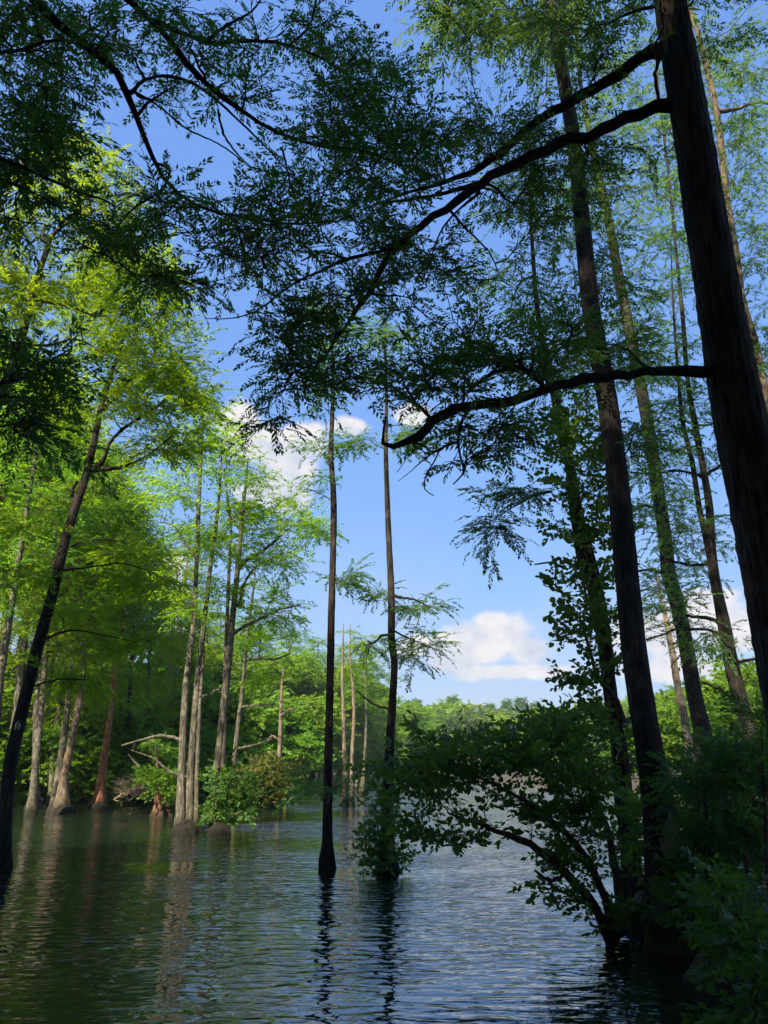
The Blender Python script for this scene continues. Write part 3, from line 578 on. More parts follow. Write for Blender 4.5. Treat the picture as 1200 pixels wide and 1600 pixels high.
# ================================================================== centre pair
DC1 = wat(512, 1358)[1]; DC2 = wat(606, 1362)[1]
hero('cypress_tree', 'left of two slim dark trunks standing alone in open water, bent near its top', [[(512, 1358, 20), (512, 1340, 20), (512, 1317, 17), (512, 1250, 15), (514, 1150, 13.5), (516, 1050, 12.5), (518, 950, 11.5), (520, 875, 10.5), (521, 775, 10), (517, 710, 8.5), (519, 650, 7), (520, 575, 5), (515, 475, 3), (516, 440, 1)]], DC1,
     [(505, 580, 26, 60, DC1-1, DC1+1, 10), (500, 690, 40, 16, DC1-1, DC1+1, 5), (490, 760, 16, 20, DC1-.5, DC1+.5, 2), (548, 900, 18, 12, DC1-.5, DC1+.5, 3), (535, 920, 14, 20, DC1-.5, DC1+.6, 2), (515, 500, 40, 30, DC1-1, DC1+1, 8), (478, 1232, 20, 8, DC1-.8, DC1+.2, 3), (530, 1228, 10, 6, DC1-.5, DC1+.5, 2), (500, 830, 14, 10, DC1-.4, DC1+.4, 1)], 31,
     dens=1.6, size=0.32, kind='wispy', spacing=0.12, twigs=4, twl=0.42, flare=1.4, n=120, k=20, nodes_from=0.05, maxr=0.02, rough=0.09)
hero('cypress_tree', 'right of two slim dark trunks in open water, with side sprays towards the white cloud', [[(607, 1362, 24), (606, 1340, 22), (605, 1300, 21), (607, 1217, 18), (610, 1150, 14.5), (614, 1083, 12), (616, 1033, 11.5), (612, 1000, 12), (612, 950, 12), (608, 850, 9.5), (605, 775, 8.5), (603, 700, 7), (604, 620, 5), (602, 540, 3.5), (603, 480, 1)]], DC2,
     [(605, 560, 34, 60, DC2-1, DC2+1, 12), (565, 690, 34, 16, DC2-1, DC2+1, 5), (640, 690, 34, 26, DC2-1, DC2+1, 6), (655, 945, 28, 14, DC2-.6, DC2+.6, 6), (660, 1000, 28, 16, DC2-.6, DC2+.6, 5), (645, 1030, 18, 16, DC2-.4, DC2+.4, 3), (590, 930, 20, 16, DC2-.6, DC2+.6, 3), (585, 1005, 12, 10, DC2-.5, DC2+.5, 2)], 32,
     dens=1.6, size=0.32, kind='wispy', spacing=0.12, twigs=4, twl=0.4, flare=1.45, n=120, k=20, nodes_from=0.05, maxr=0.02, rough=0.09,
     limbs=[(((613, 932, 5), (630, 934, 4), (650, 938, 3), (672, 950, 1.5)), DC2), (((612, 992, 4), (596, 993, 4), (585, 1004, 3), (567, 1008, 1)), DC2), (((606, 1107, 4), (590, 1103, 3), (570, 1090, 2), (556, 1078, 1.2)), DC2), (((614, 985, 3), (640, 998, 2.5), (668, 1010, 1)), DC2)])

# ================================================================== left leaning tree, upper left tree
DL1 = wat(4, 1358)[1]
hero('cypress_tree', 'dark leaning cypress at the left edge, sweeping up to a bright yellow-green crown', [[(2, 1358, 25), (6, 1300, 23), (10, 1250, 22), (18, 1183, 22), (25, 1150, 21), (33, 1117, 21), (57, 1017, 20), (85, 917, 17.5), (100, 850, 16), (112, 810, 15), (132, 750, 13), (145, 700, 11.5), (157, 640, 9.5), (172, 590, 7.5), (187, 545, 5.5), (200, 510, 3.5), (212, 460, 1.5)]], DL1,
     [(210, 450, 75, 40, 14.5, 20, 34), (230, 540, 90, 45, 15, 20, 36), (130, 500, 55, 60, 16, 20, 16), (240, 620, 80, 40, 15, 20, 28), (270, 690, 60, 26, 15.5, 19, 12), (120, 620, 60, 40, 16, 20, 14), (180, 410, 60, 24, 16, 19, 14), (300, 590, 40, 40, 16, 19, 10), (230, 400, 40, 14, 17, 19, 6), (190, 868, 50, 12, 16.5, 18.5, 8), (210, 905, 46, 12, 16.5, 18, 7), (190, 1000, 46, 12, 17, 18.3, 7), (120, 1060, 46, 10, 17, 18.3, 5), (120, 960, 40, 14, 16.5, 18.5, 4), (40, 900, 40, 20, 16, 18, 5), (30, 820, 40, 20, 16, 18, 5)], 51, dens=1.4,
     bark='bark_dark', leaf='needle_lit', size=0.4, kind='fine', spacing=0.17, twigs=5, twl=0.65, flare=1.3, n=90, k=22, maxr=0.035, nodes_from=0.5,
     limbs=[(((145, 735, 6.5), (160, 722, 6), (172, 690, 5), (190, 672, 4.5), (240, 640, 4), (290, 590, 2)), DL1), (((142, 735, 6), (190, 730, 5), (230, 712, 3), (270, 680, 2)), DL1), (((160, 640, 5), (190, 610, 4), (230, 570, 3), (260, 520, 2)), DL1), (((98, 862, 3), (125, 848, 2.4), (165, 842, 2), (205, 850, 1)), DL1), (((92, 892, 3), (140, 886, 2.4), (190, 880, 2), (235, 893, 1)), DL1-0.5), (((66, 1000, 3.2), (110, 985, 2.6), (160, 992, 2), (215, 1004, 1)), DL1), (((45, 1074, 3), (90, 1062, 2), (140, 1062, 1)), DL1), (((118, 790, 7), (112, 770, 5), (120, 752, 5)), DL1)])
# little clear bottle tied to the leaning trunk
g = Geo(); cx, cy, cz = at(27.5, 1134, DL1-0.25)
pr = np.array([(0.004, -.083), (.046, -.083), (.050, -.075), (.050, .035), (.046, .05), (.024, .064), (.020, .070), (.020, .092), (.023, .094), (.023, .112), (.004, .113)])
g.tubes(np.stack([np.full(11, cx), np.full(11, cy), cz+pr[:, 1]], -1), pr[:, 0], 14)
b = g.build('bottle', 'glass', None, (cx, cy, cz), True); b.location = (cx, cy, cz); tag(b, 'small clear bottle fixed upright against the leaning trunk at the left edge', 'bottle')

DL2 = 12.5
hero('cypress_tree', 'brown sunlit crooked cypress stem at the upper left, beside the left frame edge', [[(-150, 1420, 34), (-120, 1100, 26), (-70, 850, 20), (-20, 680, 15), (15, 580, 13), (35, 525, 11.5), (50, 470, 10.5), (60, 430, 9), (74, 388, 8), (80, 370, 7), (95, 355, 6), (135, 335, 4), (175, 318, 2.5), (215, 300, 1)]], DL2,
     [(120, 290, 90, 40, 11, 15, 22), (170, 350, 60, 30, 11, 14, 12), (40, 420, 40, 60, 11, 14, 16), (20, 480, 40, 40, 11, 14, 12), (120, 240, 70, 30, 11, 15, 12), (30, 330, 60, 40, 11, 14, 10), (110, 440, 50, 26, 11.5, 14, 8)], 52, dens=1.4,
     bark='bark_grey', leaf='needle_lit', size=0.34, kind='wispy', spacing=0.15, twigs=4, twl=0.5, n=90, k=18, maxr=0.03, nodes_from=0.4,
     limbs=[(((55, 468, 7), (80, 473, 6), (115, 480, 5), (145, 492, 3), (167, 494, 1.5)), DL2), (((75, 380, 6), (62, 372, 5), (50, 378, 3), (40, 385, 2)), DL2), (((78, 372, 5), (66, 360, 4), (76, 352, 3)), DL2), (((30, 535, 5), (70, 540, 4), (120, 530, 3), (165, 555, 1.5)), DL2-0.4)])

# ================================================================== overhanging tree whose boughs fill the upper left
oh = Tree('overhanging_cypress', 'near cypress with dark feathery boughs hanging across the whole upper left', 'tree', (-4.6, 2.4, 0.5), 61, bark='bark_dark', leaf='needle')
oh.stem([(-4.6, 2.4, 0.2), (-4.55, 2.45, 3), (-4.4, 2.5, 6), (-4.3, 2.6, 9), (-4.2, 2.7, 12), (-4.1, 2.8, 16), (-4, 2.8, 19)], [0.34, 0.27, 0.24, 0.2, 0.16, 0.1, 0.03], 60, 20, 1.3)
OB = [(((20, -40, 14), (55, 0, 13), (90, 35, 12), (120, 58, 12), (150, 85, 11), (175, 100, 11), (195, 130, 10), (203, 160, 9), (220, 200, 8), (235, 238, 7), (250, 270, 6), (290, 310, 5), (350, 335, 4), (390, 340, 4), (450, 350, 3), (530, 345, 2)), (4.8, 6.2), 9.0),
      (((150, -50, 10), (200, 0, 9), (235, 30, 8), (262, 58, 8), (300, 110, 7), (350, 155, 6.5), (390, 180, 6), (425, 202, 5), (500, 228, 4), (575, 238, 3), (640, 262, 2)), (4.8, 6.4), 9.6),
      (((235, 30, 7), (280, 50, 6), (325, 66, 6), (370, 64, 5), (430, 66, 4), (455, 72, 4), (500, 90, 3), (550, 122, 3), (610, 150, 2)), (5.0, 6.6), None),
      (((322, 66, 5), (350, 42, 4), (390, 20, 3), (420, -20, 2)), (5.2, 5.6), None),
      (((455, 68, 4), (480, 45, 3), (492, 10, 3), (495, -30, 2)), (5.5, 5.8), None),
      (((205, 145, 6), (222, 128, 5), (250, 119, 5), (290, 125, 4), (330, 150, 4), (370, 185, 3), (420, 235, 2), (470, 290, 1.5)), (5.4, 6.2), None),
      (((208, 142, 4), (240, 160, 3), (290, 200, 2.5), (350, 230, 2), (400, 270, 1.2)), (5.4, 5.8), None),
      (((-60, 60, 6), (0, 82, 5), (35, 78, 5), (80, 64, 4), (120, 68, 3), (170, 92, 1.5)), (4.6, 5.2), 8.4),
      (((-60, 225, 7), (0, 247, 6), (50, 268, 5), (100, 290, 5), (140, 305, 4), (172, 316, 2), (200, 335, 1)), (4.4, 5.2), 7.4),
      (((-60, 270, 6), (0, 280, 4), (50, 300, 3), (100, 330, 2), (150, 390, 1.2)), (4.6, 5.4), 7.2),
      (((-60, 620, 7), (0, 600, 6), (40, 590, 5), (85, 560, 3), (110, 545, 2)), (4.6, 5.4), 5.6),
      (((240, 255, 4), (262, 262, 4), (250, 300, 3), (215, 320, 3), (180, 360, 2), (160, 400, 1.5)), (5.6, 5.6), None),
      (((440, 230, 3), (470, 330, 2.5), (505, 380, 2), (500, 350, 2)), (6, 6.2), None),
      (((340, 170, 3), (350, 210, 3), (375, 245, 2), (410, 275, 1)), (5.7, 5.9), None),
      (((300, 315, 3), (318, 350, 2.5), (345, 395, 1.6), (350, 430, 1)), (5.8, 5.9), None)]
OBtargets = {
  0: [(120, 25, 90, 50, 4.8, 6.2, 12), (300, 345, 100, 36, 5.2, 6.4, 16), (430, 360, 90, 50, 5.4, 6.6, 18), (170, 370, 60, 45, 5, 6, 12), (230, 300, 45, 40, 5, 6, 7), (300, 430, 60, 22, 5.4, 6.2, 8), (250, 425, 40, 22, 5.2, 6, 8), (370, 420, 50, 40, 5.4, 6.4, 9)],
  1: [(350, 30, 120, 50, 5, 6.6, 15), (400, 170, 90, 50, 5.4, 6.6, 14), (520, 260, 70, 60, 5.6, 6.8, 16), (590, 240, 60, 60, 5.8, 7, 11), (610, 330, 40, 50, 5.8, 7, 4), (560, 330, 60, 40, 5.8, 7, 5)],
  2: [(450, 100, 90, 60, 5.4, 6.8, 16), (540, 110, 50, 60, 5.6, 7, 12), (600, 160, 60, 55, 5.8, 7, 16), (500, 20, 60, 40, 5.4, 6.8, 10), (660, 200, 26, 40, 6, 7, 5), (520, 180, 60, 50, 5.6, 6.8, 10)],
  5: [(360, 250, 60, 50, 5.4, 6.4, 6), (440, 270, 50, 50, 5.6, 6.6, 9), (270, 200, 40, 40, 5.2, 6.2, 5), (300, 110, 60, 40, 5.2, 6.4, 8)],
  7: [(40, 40, 70, 50, 4.6, 6, 14), (40, 130, 60, 60, 4.6, 6, 14), (110, 110, 50, 40, 4.8, 6, 8), (180, 40, 60, 40, 4.8, 6, 8)],
  8: [(30, 210, 60, 40, 4.5, 5.8, 14), (60, 290, 70, 40, 4.5, 5.8, 12), (90, 200, 40, 50, 4.8, 6, 6), (20, 330, 40, 30, 4.6, 5.6, 4)],
  10: [(45, 600, 50, 50, 4.6, 5.6, 15), (30, 680, 32, 26, 4.6, 5.4, 6), (90, 570, 30, 24, 4.8, 5.6, 4), (20, 540, 30, 20, 4.8, 5.6, 4)],
}
cur = None
for i, (lst, Ds, z0) in enumerate(OB):
    P, r = px_path(lst, Ds)
    if z0 is not None:
        root = np.array([-4.3, 2.6, z0]); mid = (root+P[0])/2+np.array([0, 0, 0.2]); P = np.vstack([root, mid, P]); r = np.r_[r[0]*1.6, r[0]*1.3, r]
        if cur: cur[0].finished = True
        cur = Geo(); cur_list = globals().setdefault('OHG', []); cur_list.append((cur, Geo()))
        cur = cur_list[-1]
    oh.limb(P, r, 34, 9, geo=cur[0], rough=0.07)
    if i in OBtargets: oh.grow(blob(oh.rng, *[b_[:6]+(max(1, round(b_[6]*1.0)),) for b_ in OBtargets[i]]), 0.22, 'fine', 0.11, 4, 0.36, 0.45, 0.04, geo=cur[1], bare=0.25, maxr=0.016, rmul=1.6)
oh.grow(np.array([[-4.2+3.2*math.cos(a)*oh.rng.uniform(.3, 1), 2.6+3.2*math.sin(a)*oh.rng.uniform(.3, 1), oh.rng.uniform(10.5, 19)] for a in oh.rng.uniform(0, 6.28, 90)]), 0.4, 'mid', 0.2, 5, 0.8)
oh.finish()
from mathutils import Matrix
for gb, gg in OHG:
    b = gb.build('branch', 'bark_dark', oh.root, oh.base, True)
    if gg.v: gg.build('foliage', ['needle', 'twig'], b, oh.base)

# ================================================================== left cluster and its neighbours
DK = wat(288, 1297)[1]
def cyp(label, stems, D, blobs, seed, **kw):
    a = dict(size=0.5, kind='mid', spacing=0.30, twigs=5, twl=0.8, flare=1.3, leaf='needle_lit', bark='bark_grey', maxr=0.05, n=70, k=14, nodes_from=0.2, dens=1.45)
    a.update(kw); return hero(kw.pop('name', 'cypress_tree') if 'name' in kw else 'cypress_tree', label, stems, D, blobs, seed, **{k_: v for k_, v in a.items() if k_ != 'name'})
cyp('cypress with two close grey trunks rising from a dark stump in the middle left', [
    [(282, 1297, 17), (283, 1240, 14), (285, 1183, 13), (290, 1083, 11.5), (297, 1017, 10), (302, 983, 9), (306, 900, 8), (309, 850, 7.5), (310, 800, 7), (314, 725, 5.5), (317, 660, 3.5), (318, 600, 1.5)],
    [(297, 1298, 15), (297, 1233, 13), (302, 1150, 11.5), (310, 1050, 10), (318, 983, 8.5), (325, 917, 7), (332, 860, 6.5), (340, 800, 5), (344, 750, 4), (347, 690, 2)],
    [(306, 1296, 9), (308, 1200, 8), (313, 1090, 7), (318, 1010, 5)]], DK,
    [(310, 640, 38, 30, DK-2, DK+2, 12), (300, 710, 60, 36, DK-2, DK+2, 16), (350, 700, 30, 40, DK-2, DK+2, 8), (270, 770, 50, 22, DK-2, DK+2, 10), (350, 790, 34, 40, DK-2, DK+2, 8), (300, 840, 50, 24, DK-2, DK+2, 8), (290, 930, 40, 30, DK-2, DK+2, 7)], 71,
    limbs=[(((306, 870, 4), (290, 850, 4), (270, 820, 3), (250, 815, 2)), DK), (((285, 1158, 5), (260, 1150, 4), (225, 1155, 3), (190, 1165, 2)), DK), (((300, 1215, 5), (265, 1205, 3), (240, 1185, 2), (205, 1172, 1)), DK), (((314, 1090, 4), (335, 1080, 3), (350, 1072, 2)), DK)])
DK2 = wat(338, 1300)[1]+0.6
cyp('cypress with paired pale grey trunks and a spreading crown against the white cloud', [
    [(336, 1294, 16), (338, 1217, 14), (343, 1167, 13), (350, 1100, 13), (357, 1033, 12), (363, 967, 10), (370, 900, 9), (375, 850, 7.5), (378, 810, 6.5), (383, 765, 4.5), (388, 715, 2)],
    [(343, 1294, 10), (349, 1180, 8), (352, 1060, 7), (355, 967, 6), (359, 870, 5.5), (361, 835, 4.5), (356, 780, 3), (350, 730, 1.5)]], DK2,
    [(388, 740, 32, 30, DK2-2, DK2+2, 9), (420, 800, 60, 36, DK2-2, DK2+2, 16), (460, 830, 45, 28, DK2-2, DK2+2, 12), (400, 860, 60, 30, DK2-2, DK2+2, 12), (440, 880, 36, 18, DK2-2, DK2+2, 6), (350, 850, 36, 30, DK2-2, DK2+2, 8), (350, 930, 36, 26, DK2-2, DK2+2, 6), (430, 960, 50, 22, DK2-2, DK2+2, 10)], 72, bark='bark_grey',
    limbs=[(((373, 888, 6), (385, 876, 5), (410, 862, 4), (440, 835, 3), (470, 812, 1.5)), DK2), (((372, 950, 6), (385, 905, 4), (400, 885, 3), (430, 870, 2)), DK2), (((362, 990, 5), (390, 975, 4), (430, 955, 3), (470, 945, 1.5)), DK2), (((378, 830, 4), (365, 812, 3), (350, 790, 2)), DK2)])
DK3 = 34.0
cyp('thin grey cypress just right of the pale paired trunks', [[(362, 1235, 11), (366, 1190, 9), (372, 1133, 8), (380, 1067, 7), (385, 1000, 6), (392, 950, 5), (398, 900, 3), (400, 860, 1)]], DK3,
    [(400, 930, 40, 26, 32, 36, 8), (430, 990, 50, 26, 32, 36, 12), (385, 1000, 40, 26, 32, 36, 8), (410, 1060, 40, 20, 32, 36, 6)], 73,
    limbs=[(((377, 1032, 4), (405, 1028, 4), (430, 1030, 3), (452, 1022, 2)), DK3), (((366, 1170, 4), (395, 1165, 3), (425, 1155, 2)), DK3), (((373, 1105, 3), (400, 1102, 3), (430, 1100, 1.5)), DK3)])
DK4 = wat(431, 1259)[1]
cyp('pale snapped-off dead trunk in water near the russet shrub', [[(430, 1259, 13), (433, 1245, 10), (435, 1200, 8), (437, 1167, 7), (439, 1100, 5.5), (441, 1065, 4.5), (443, 1043, 2)]], DK4, None, 74, name='dead_snag', cat='dead tree', bark='bark_pale', flare=1.6, limbs=[(((440, 1118, 4), (450, 1110, 3), (462, 1106, 1.5)), DK4), (((438, 1160, 3), (425, 1150, 2), (418, 1155, 1)), DK4)])
DK5 = wat(539, 1258)[1]
cyp('leftmost of the bleached dead trunks standing beyond the slim dark pair', [[(538, 1258, 11), (540, 1217, 8), (538, 1170, 7), (537, 1133, 6.5), (535, 1050, 4.5), (536, 1000, 3), (537, 973, 1)]], DK5, None, 75, name='dead_snag', cat='dead tree', bark='bark_pale', flare=1.3, limbs=[(((535, 1050, 2), (541, 1035, 1.5), (546, 1022, 1)), DK5)])
DK6 = DK5+1.5
cyp('thin cypress with sparse living top, among the bleached trunks beyond the dark pair', [[(549, 1257, 8), (550, 1183, 6), (553, 1117, 6), (551, 1070, 4.5), (548, 1037, 3.5), (547, 1000, 2), (548, 975, 1)]], DK6,
    [(552, 1000, 18, 18, DK6-1, DK6+1, 8), (560, 1040, 24, 18, DK6-1, DK6+1, 7), (585, 1010, 16, 18, DK6-1, DK6+1, 4)], 76, bark='bark_pale', size=0.45, twl=0.5)
cyp('slender leafy cypress behind the right dark trunk, over the small stumps', [[(566, 1243, 8), (570, 1180, 5), (572, 1133, 4), (572, 1050, 3), (574, 1000, 1)]], DK6+8,
    [(575, 1030, 26, 22, DK6+7, DK6+9, 9), (590, 1060, 30, 20, DK6+7, DK6+9, 9), (565, 1090, 26, 16, DK6+7, DK6+9, 6)], 77, bark='bark_grey', leaf='needle_mid')
for i, (x, y, w) in enumerate([(566, 1240, 9), (557, 1236, 5)]):
    D_ = wat(x, y)[1]; cyp(['small broken reddish stump standing in the water behind the slim dark pair', 'tiny grey stub poking from the water beside the reddish stump'][i], [[(x, y, w), (x, y-14, w*0.8), (x+1, y-26+8*i, w*0.4)]], D_, None, 78+i, name='stump', cat='stump', bark=['bark_red', 'bark_grey'][i], flare=1.4, n=12)

# trunks deeper in the flooded forest
deep = [('tall brown trunk with mossy foot in the forest, nearest to the leaning cypress', [(97, 1266, 18), (100, 1217, 14), (110, 1167, 12), (123, 1100, 11), (133, 1017, 10), (143, 950, 9), (153, 900, 8), (165, 820, 5), (172, 740, 2)], 'bark'),
        ('grey trunk passing close behind the leaning cypress', [(52, 1262, 14), (56, 1180, 11), (60, 1083, 11), (72, 1027, 10), (88, 950, 8), (100, 880, 6), (112, 800, 4), (120, 740, 2)], 'bark_grey'),
        ('thin pale trunk between the brown mossy one and the leaning cypress', [(78, 1258, 9), (82, 1190, 8), (88, 1133, 8), (97, 1077, 6.5), (107, 1017, 6), (114, 950, 4), (120, 900, 2)], 'bark_grey'),
        ('reddish lit trunk midway between the leaning tree and the twin-trunk cluster', [(153, 1262, 17), (157, 1233, 14), (163, 1180, 11), (172, 1117, 9), (177, 1067, 8.5), (182, 1017, 8.5), (190, 983, 7), (200, 917, 5.5), (206, 850, 4), (210, 790, 2)], 'bark_red'),
        ('left of two thin pinkish trunks behind the stump with bright leaves', [(250, 1240, 8), (255, 1167, 7.5), (262, 1083, 6.5), (268, 1010, 6), (274, 940, 4), (278, 880, 2)], 'bark_pale'),
        ('right of two thin pinkish trunks behind the stump with bright leaves', [(266, 1236, 8), (268, 1160, 8), (275, 1067, 8), (282, 983, 6), (289, 920, 5), (294, 850, 2)], 'bark_pale'),
        ('dark trunk at the far left edge behind the leaning tree foot', [(-14, 1262, 18), (-8, 1150, 14), (4, 1020, 12), (14, 900, 9), (22, 800, 5), (28, 720, 2)], 'bark'),
        ('slim dark stem standing between the brown mossy trunk and reddish trunk', [(126, 1256, 8), (132, 1150, 7), (140, 1050, 6), (150, 960, 4), (158, 880, 2)], 'bark_dark'),
        ('slim grey stem left of the twin-trunk cluster, half hidden in green', [(222, 1246, 9), (226, 1160, 7), (232, 1060, 6), (238, 960, 4), (242, 880, 2)], 'bark_grey'),
        ('thin dark stem just right of the reddish trunk', [(196, 1252, 9), (200, 1160, 7), (204, 1060, 6), (210, 960, 4), (216, 870, 2)], 'bark_dark')]
for i, (lab, st, bk) in enumerate(deep):
    D_ = wat(max(st[0][0], 0), st[0][1])[1]; tx, ty = st[-1][0], st[-1][1]
    cyp(lab, [st], D_, [(tx, ty, 34, 24, D_-2, D_+2, 10), (tx-4, ty+60, 48, 30, D_-2.5, D_+2.5, 16), (tx-12, ty+125, 52, 30, D_-2.5, D_+2.5, 16), (tx-20, ty+200, 52, 34, D_-2.5, D_+2.5, 12), (tx-26, ty+280, 50, 36, D_-3, D_+3, 6)], 90+i, bark=bk, leaf=['needle_lit', 'needle_mid'][i % 2], size=0.7, kind='mid', spacing=0.42, twl=1.0, n=70, k=18, flare=1.8)

# ================================================================== procedural kinds for the woods behind, copied
def make_cypress(name, label, seed, H, spread, leaf, kind, size, nt, group, cat='tree', z0=0.25, bark='bark_grey', r0=0.16):
    t = Tree(name, label, cat, (0, 0, 0), seed, group, bark, leaf); rg = t.rng
    lx, ly = rg.normal(0, 0.35, 2)
    t.stem([(0, 0, -1.0), (0.02, 0, 0), (lx*0.4, ly*0.4, H*0.35), (lx, ly, H*0.7), (lx*1.2, ly*1.2, H)], [r0*1.3, r0*1.2, r0*0.85, r0*0.5, 0.02], 40, 10, 1.4, nodes_from=z0*0.8)
    T = []
    nl = 13
    for i in range(nt):
        lay = rg.integers(0, nl); zc = z0+(1-z0)*(lay+0.5+rg.normal(0, 0.2))/nl; a = rg.uniform(0, 2*np.pi)+lay*2.4
        a = lay*2.4+rg.integers(0, 4)*1.57+rg.normal(0, 0.35)
        rad = spread*(1.0-min(max((zc-z0)/(1-z0), 0.0), 1.0)**1.6)*rg.uniform(0.2, 1.05)+0.3
        T.append((lx*zc+rad*math.cos(a), ly*zc+rad*math.sin(a), zc*H+0.10*rad))
    t.grow(T, size, kind, size*0.62, 5, 1.0, 0.35, maxr=0.08, rmul=2.8, dw=2.2)
    t.finish(); return t.root
def make_round(name, label, seed, H, spread, leaf, kind, size, nt, group, cat='tree', zc=0.62, bark='bark_grey', multi=1, r0=0.18):
    t = Tree(name, label, cat, (0, 0, 0), seed, group, bark, leaf); rg = t.rng
    for q in range(multi):
        lx, ly = rg.normal(0, 0.25*spread, 2)
        t.stem([(0.1*lx, 0.1*ly, -1.0), (0.12*lx, 0.12*ly, 0), (lx*0.5, ly*0.5, H*0.35), (lx, ly, H*0.7)], [r0, r0*0.9, r0*0.7, 0.03], 20, 8, nodes_from=0.2 if multi == 1 else 0.05)
    T = []
    cen = [(rg.normal(0, 0.45*spread), rg.normal(0, 0.45*spread), H*(zc+rg.normal(0, 0.2))) for _ in range(9)]
    for i in range(nt):
        c = cen[rg.integers(0, len(cen))]; v = norm(rg.normal(0, 1, 3)); rr = rg.uniform(0.5, 1)**0.5*spread*0.55
        z = c[2]+v[2]*rr*0.8; T.append((c[0]+v[0]*rr, c[1]+v[1]*rr, min(max(z, H*0.06), H)))
    t.grow(T, size, kind, size*0.55, 5, 0.9*size/0.45, 0.9, maxr=0.05, rmul=1.4)
    t.finish('trunk' if multi == 1 else 'stem', 'crown' if multi == 1 else 'foliage'); return t.root

def dup(root, loc, rz, s, label=None, group=None):
    r = root.copy(); C.objects.link(r); r.location = loc; r.rotation_euler = (0, 0, rz); r.scale = (s[0], s[0], s[1])
    if label: r['label'] = label
    if group: r['group'] = group
    for ch in list(root.children):
        c = ch.copy(); C.objects.link(c); c.parent = r
    return r
used = set()
REFS = [(-999, 'at the very left edge'), (10, 'behind the foot of the leaning cypress'), (75, 'behind the thin pale trunk and tall brown trunk'), (140, 'behind the reddish trunk'), (200, 'left of the stump with bright leaves'), (262, 'behind the twin grey trunks'), (325, 'behind the pale paired trunks'), (380, 'behind the russet shrub and pale snapped trunk'), (450, 'just left of the left slim dark trunk'), (520, 'between the two slim dark trunks'), (605, 'just right of the right slim dark trunk'), (680, 'under the white cloud, over the arching shrub'), (840, 'behind the vine-covered cypress'), (990, 'beside the pale dead trunk at right'), (1090, 'behind the forked cypress'), (1170, 'behind the massive trunk at right')]
def where(px, D, split):
    w_ = [t_ for x_, t_ in REFS if px >= x_][-1]
    return w_+('' if split is None else ', front rank' if D < split else ', back rank')
def place(protos, k, px, D, ytop, rg, H0, label, group, wf=None, dz=None):
    sp = {'sunlit cypresses of the flooded forest on the left': 50, 'trees lining the left shore beyond the flooded cypresses': 100}.get(group)
    label = label+' '+where(px, D, sp)
    root = protos[k % len(protos)]
    p_ = at(px, 1183, D); top = at(px, ytop, D)
    z = 0.0 if dz is None else dz
    sz = (top[2]-z)/H0[k % len(protos)]; sx = sz*(wf or 1)
    loc = (float(p_[0]), float(D), z); rz = rg.uniform(0, 6.28)
    if root.name not in used:
        used.add(root.name); root.location = loc; root.rotation_euler = (0, 0, rz); root.scale = (sx, sx, sz); root['label'] = label; root['group'] = group; return root
    return dup(root, loc, rz, (sx, sz), label, group)

rg = np.random.default_rng(7)
G1 = 'sunlit cypresses of the flooded forest on the left'
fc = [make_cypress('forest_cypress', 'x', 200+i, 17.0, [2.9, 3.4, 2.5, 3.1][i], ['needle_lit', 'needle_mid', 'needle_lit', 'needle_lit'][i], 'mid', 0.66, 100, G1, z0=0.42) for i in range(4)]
k = 0
lab1 = 'bright forest cypress'
for px, D_, yt in [(-60, 36, 560), (-20, 30, 600), (20, 38, 590), (60, 44, 640), (5, 50, 600), (95, 36, 720), (120, 48, 700), (150, 42, 760), (35, 58, 640), (85, 60, 690), (140, 62, 780), (-50, 60, 560), (190, 66, 840), (-90, 46, 520), (60, 33, 760)]:
    place(fc, k, px, D_, yt, rg, [17]*4, lab1, G1); k += 1
G2 = 'trees lining the left shore beyond the flooded cypresses'
lab2 = 'feathery shore cypress'
for px, D_, yt in [(285, 84, 950), (330, 92, 960), (375, 98, 970), (410, 100, 985), (450, 108, 990), (490, 116, 1000), (530, 128, 1018), (575, 142, 1030), (265, 80, 920), (560, 122, 1040)]:
    place(fc, k, px, D_, yt, rg, [17]*4, lab2, G2, 1.25); k += 1
st = [make_round('shore_tree', 'x', 270+i, 15.0, 4.2, ['broad_lit', 'needle_lit'][i], 'leafy_far', 0.55, 330, G2, 'tree', 0.5, 'bark_grey', 1, 0.15) for i in range(2)]
for px, D_, yt in [(268, 68, 985), (315, 78, 990), (352, 84, 1000), (388, 90, 1000), (418, 95, 1010), (446, 101, 1005), (474, 108, 1015), (500, 115, 1020), (540, 124, 1035), (570, 137, 1042), (602, 152, 1068), (628, 172, 1085), (650, 186, 1090)]:
    place(st, k, px, D_, yt, rg, [15]*2, 'full leafy shore tree', G2, 1.1); k += 1
G3 = 'leafy shrubs along the left waterline'
sh = [make_round('shrub', 'x', 230+i, 3.2, 1.6, ['broad_lit', 'broad_lit', 'needle_mid'][i], 'leafy_far', 0.34, 120, G3, 'shrub', 0.45, 'twig', 4, 0.035) for i in range(3)]
G4 = 'understorey trees below the left forest crowns'
un = [make_round('understorey_tree', 'x', 240+i, 7.5, 2.8, ['broad_lit', 'needle_mid', 'broad_lit'][i], 'leafy_far', 0.5, 170, G4, 'tree', 0.5, 'bark_grey', 1, 0.09) for i in range(3)]
k2 = 0
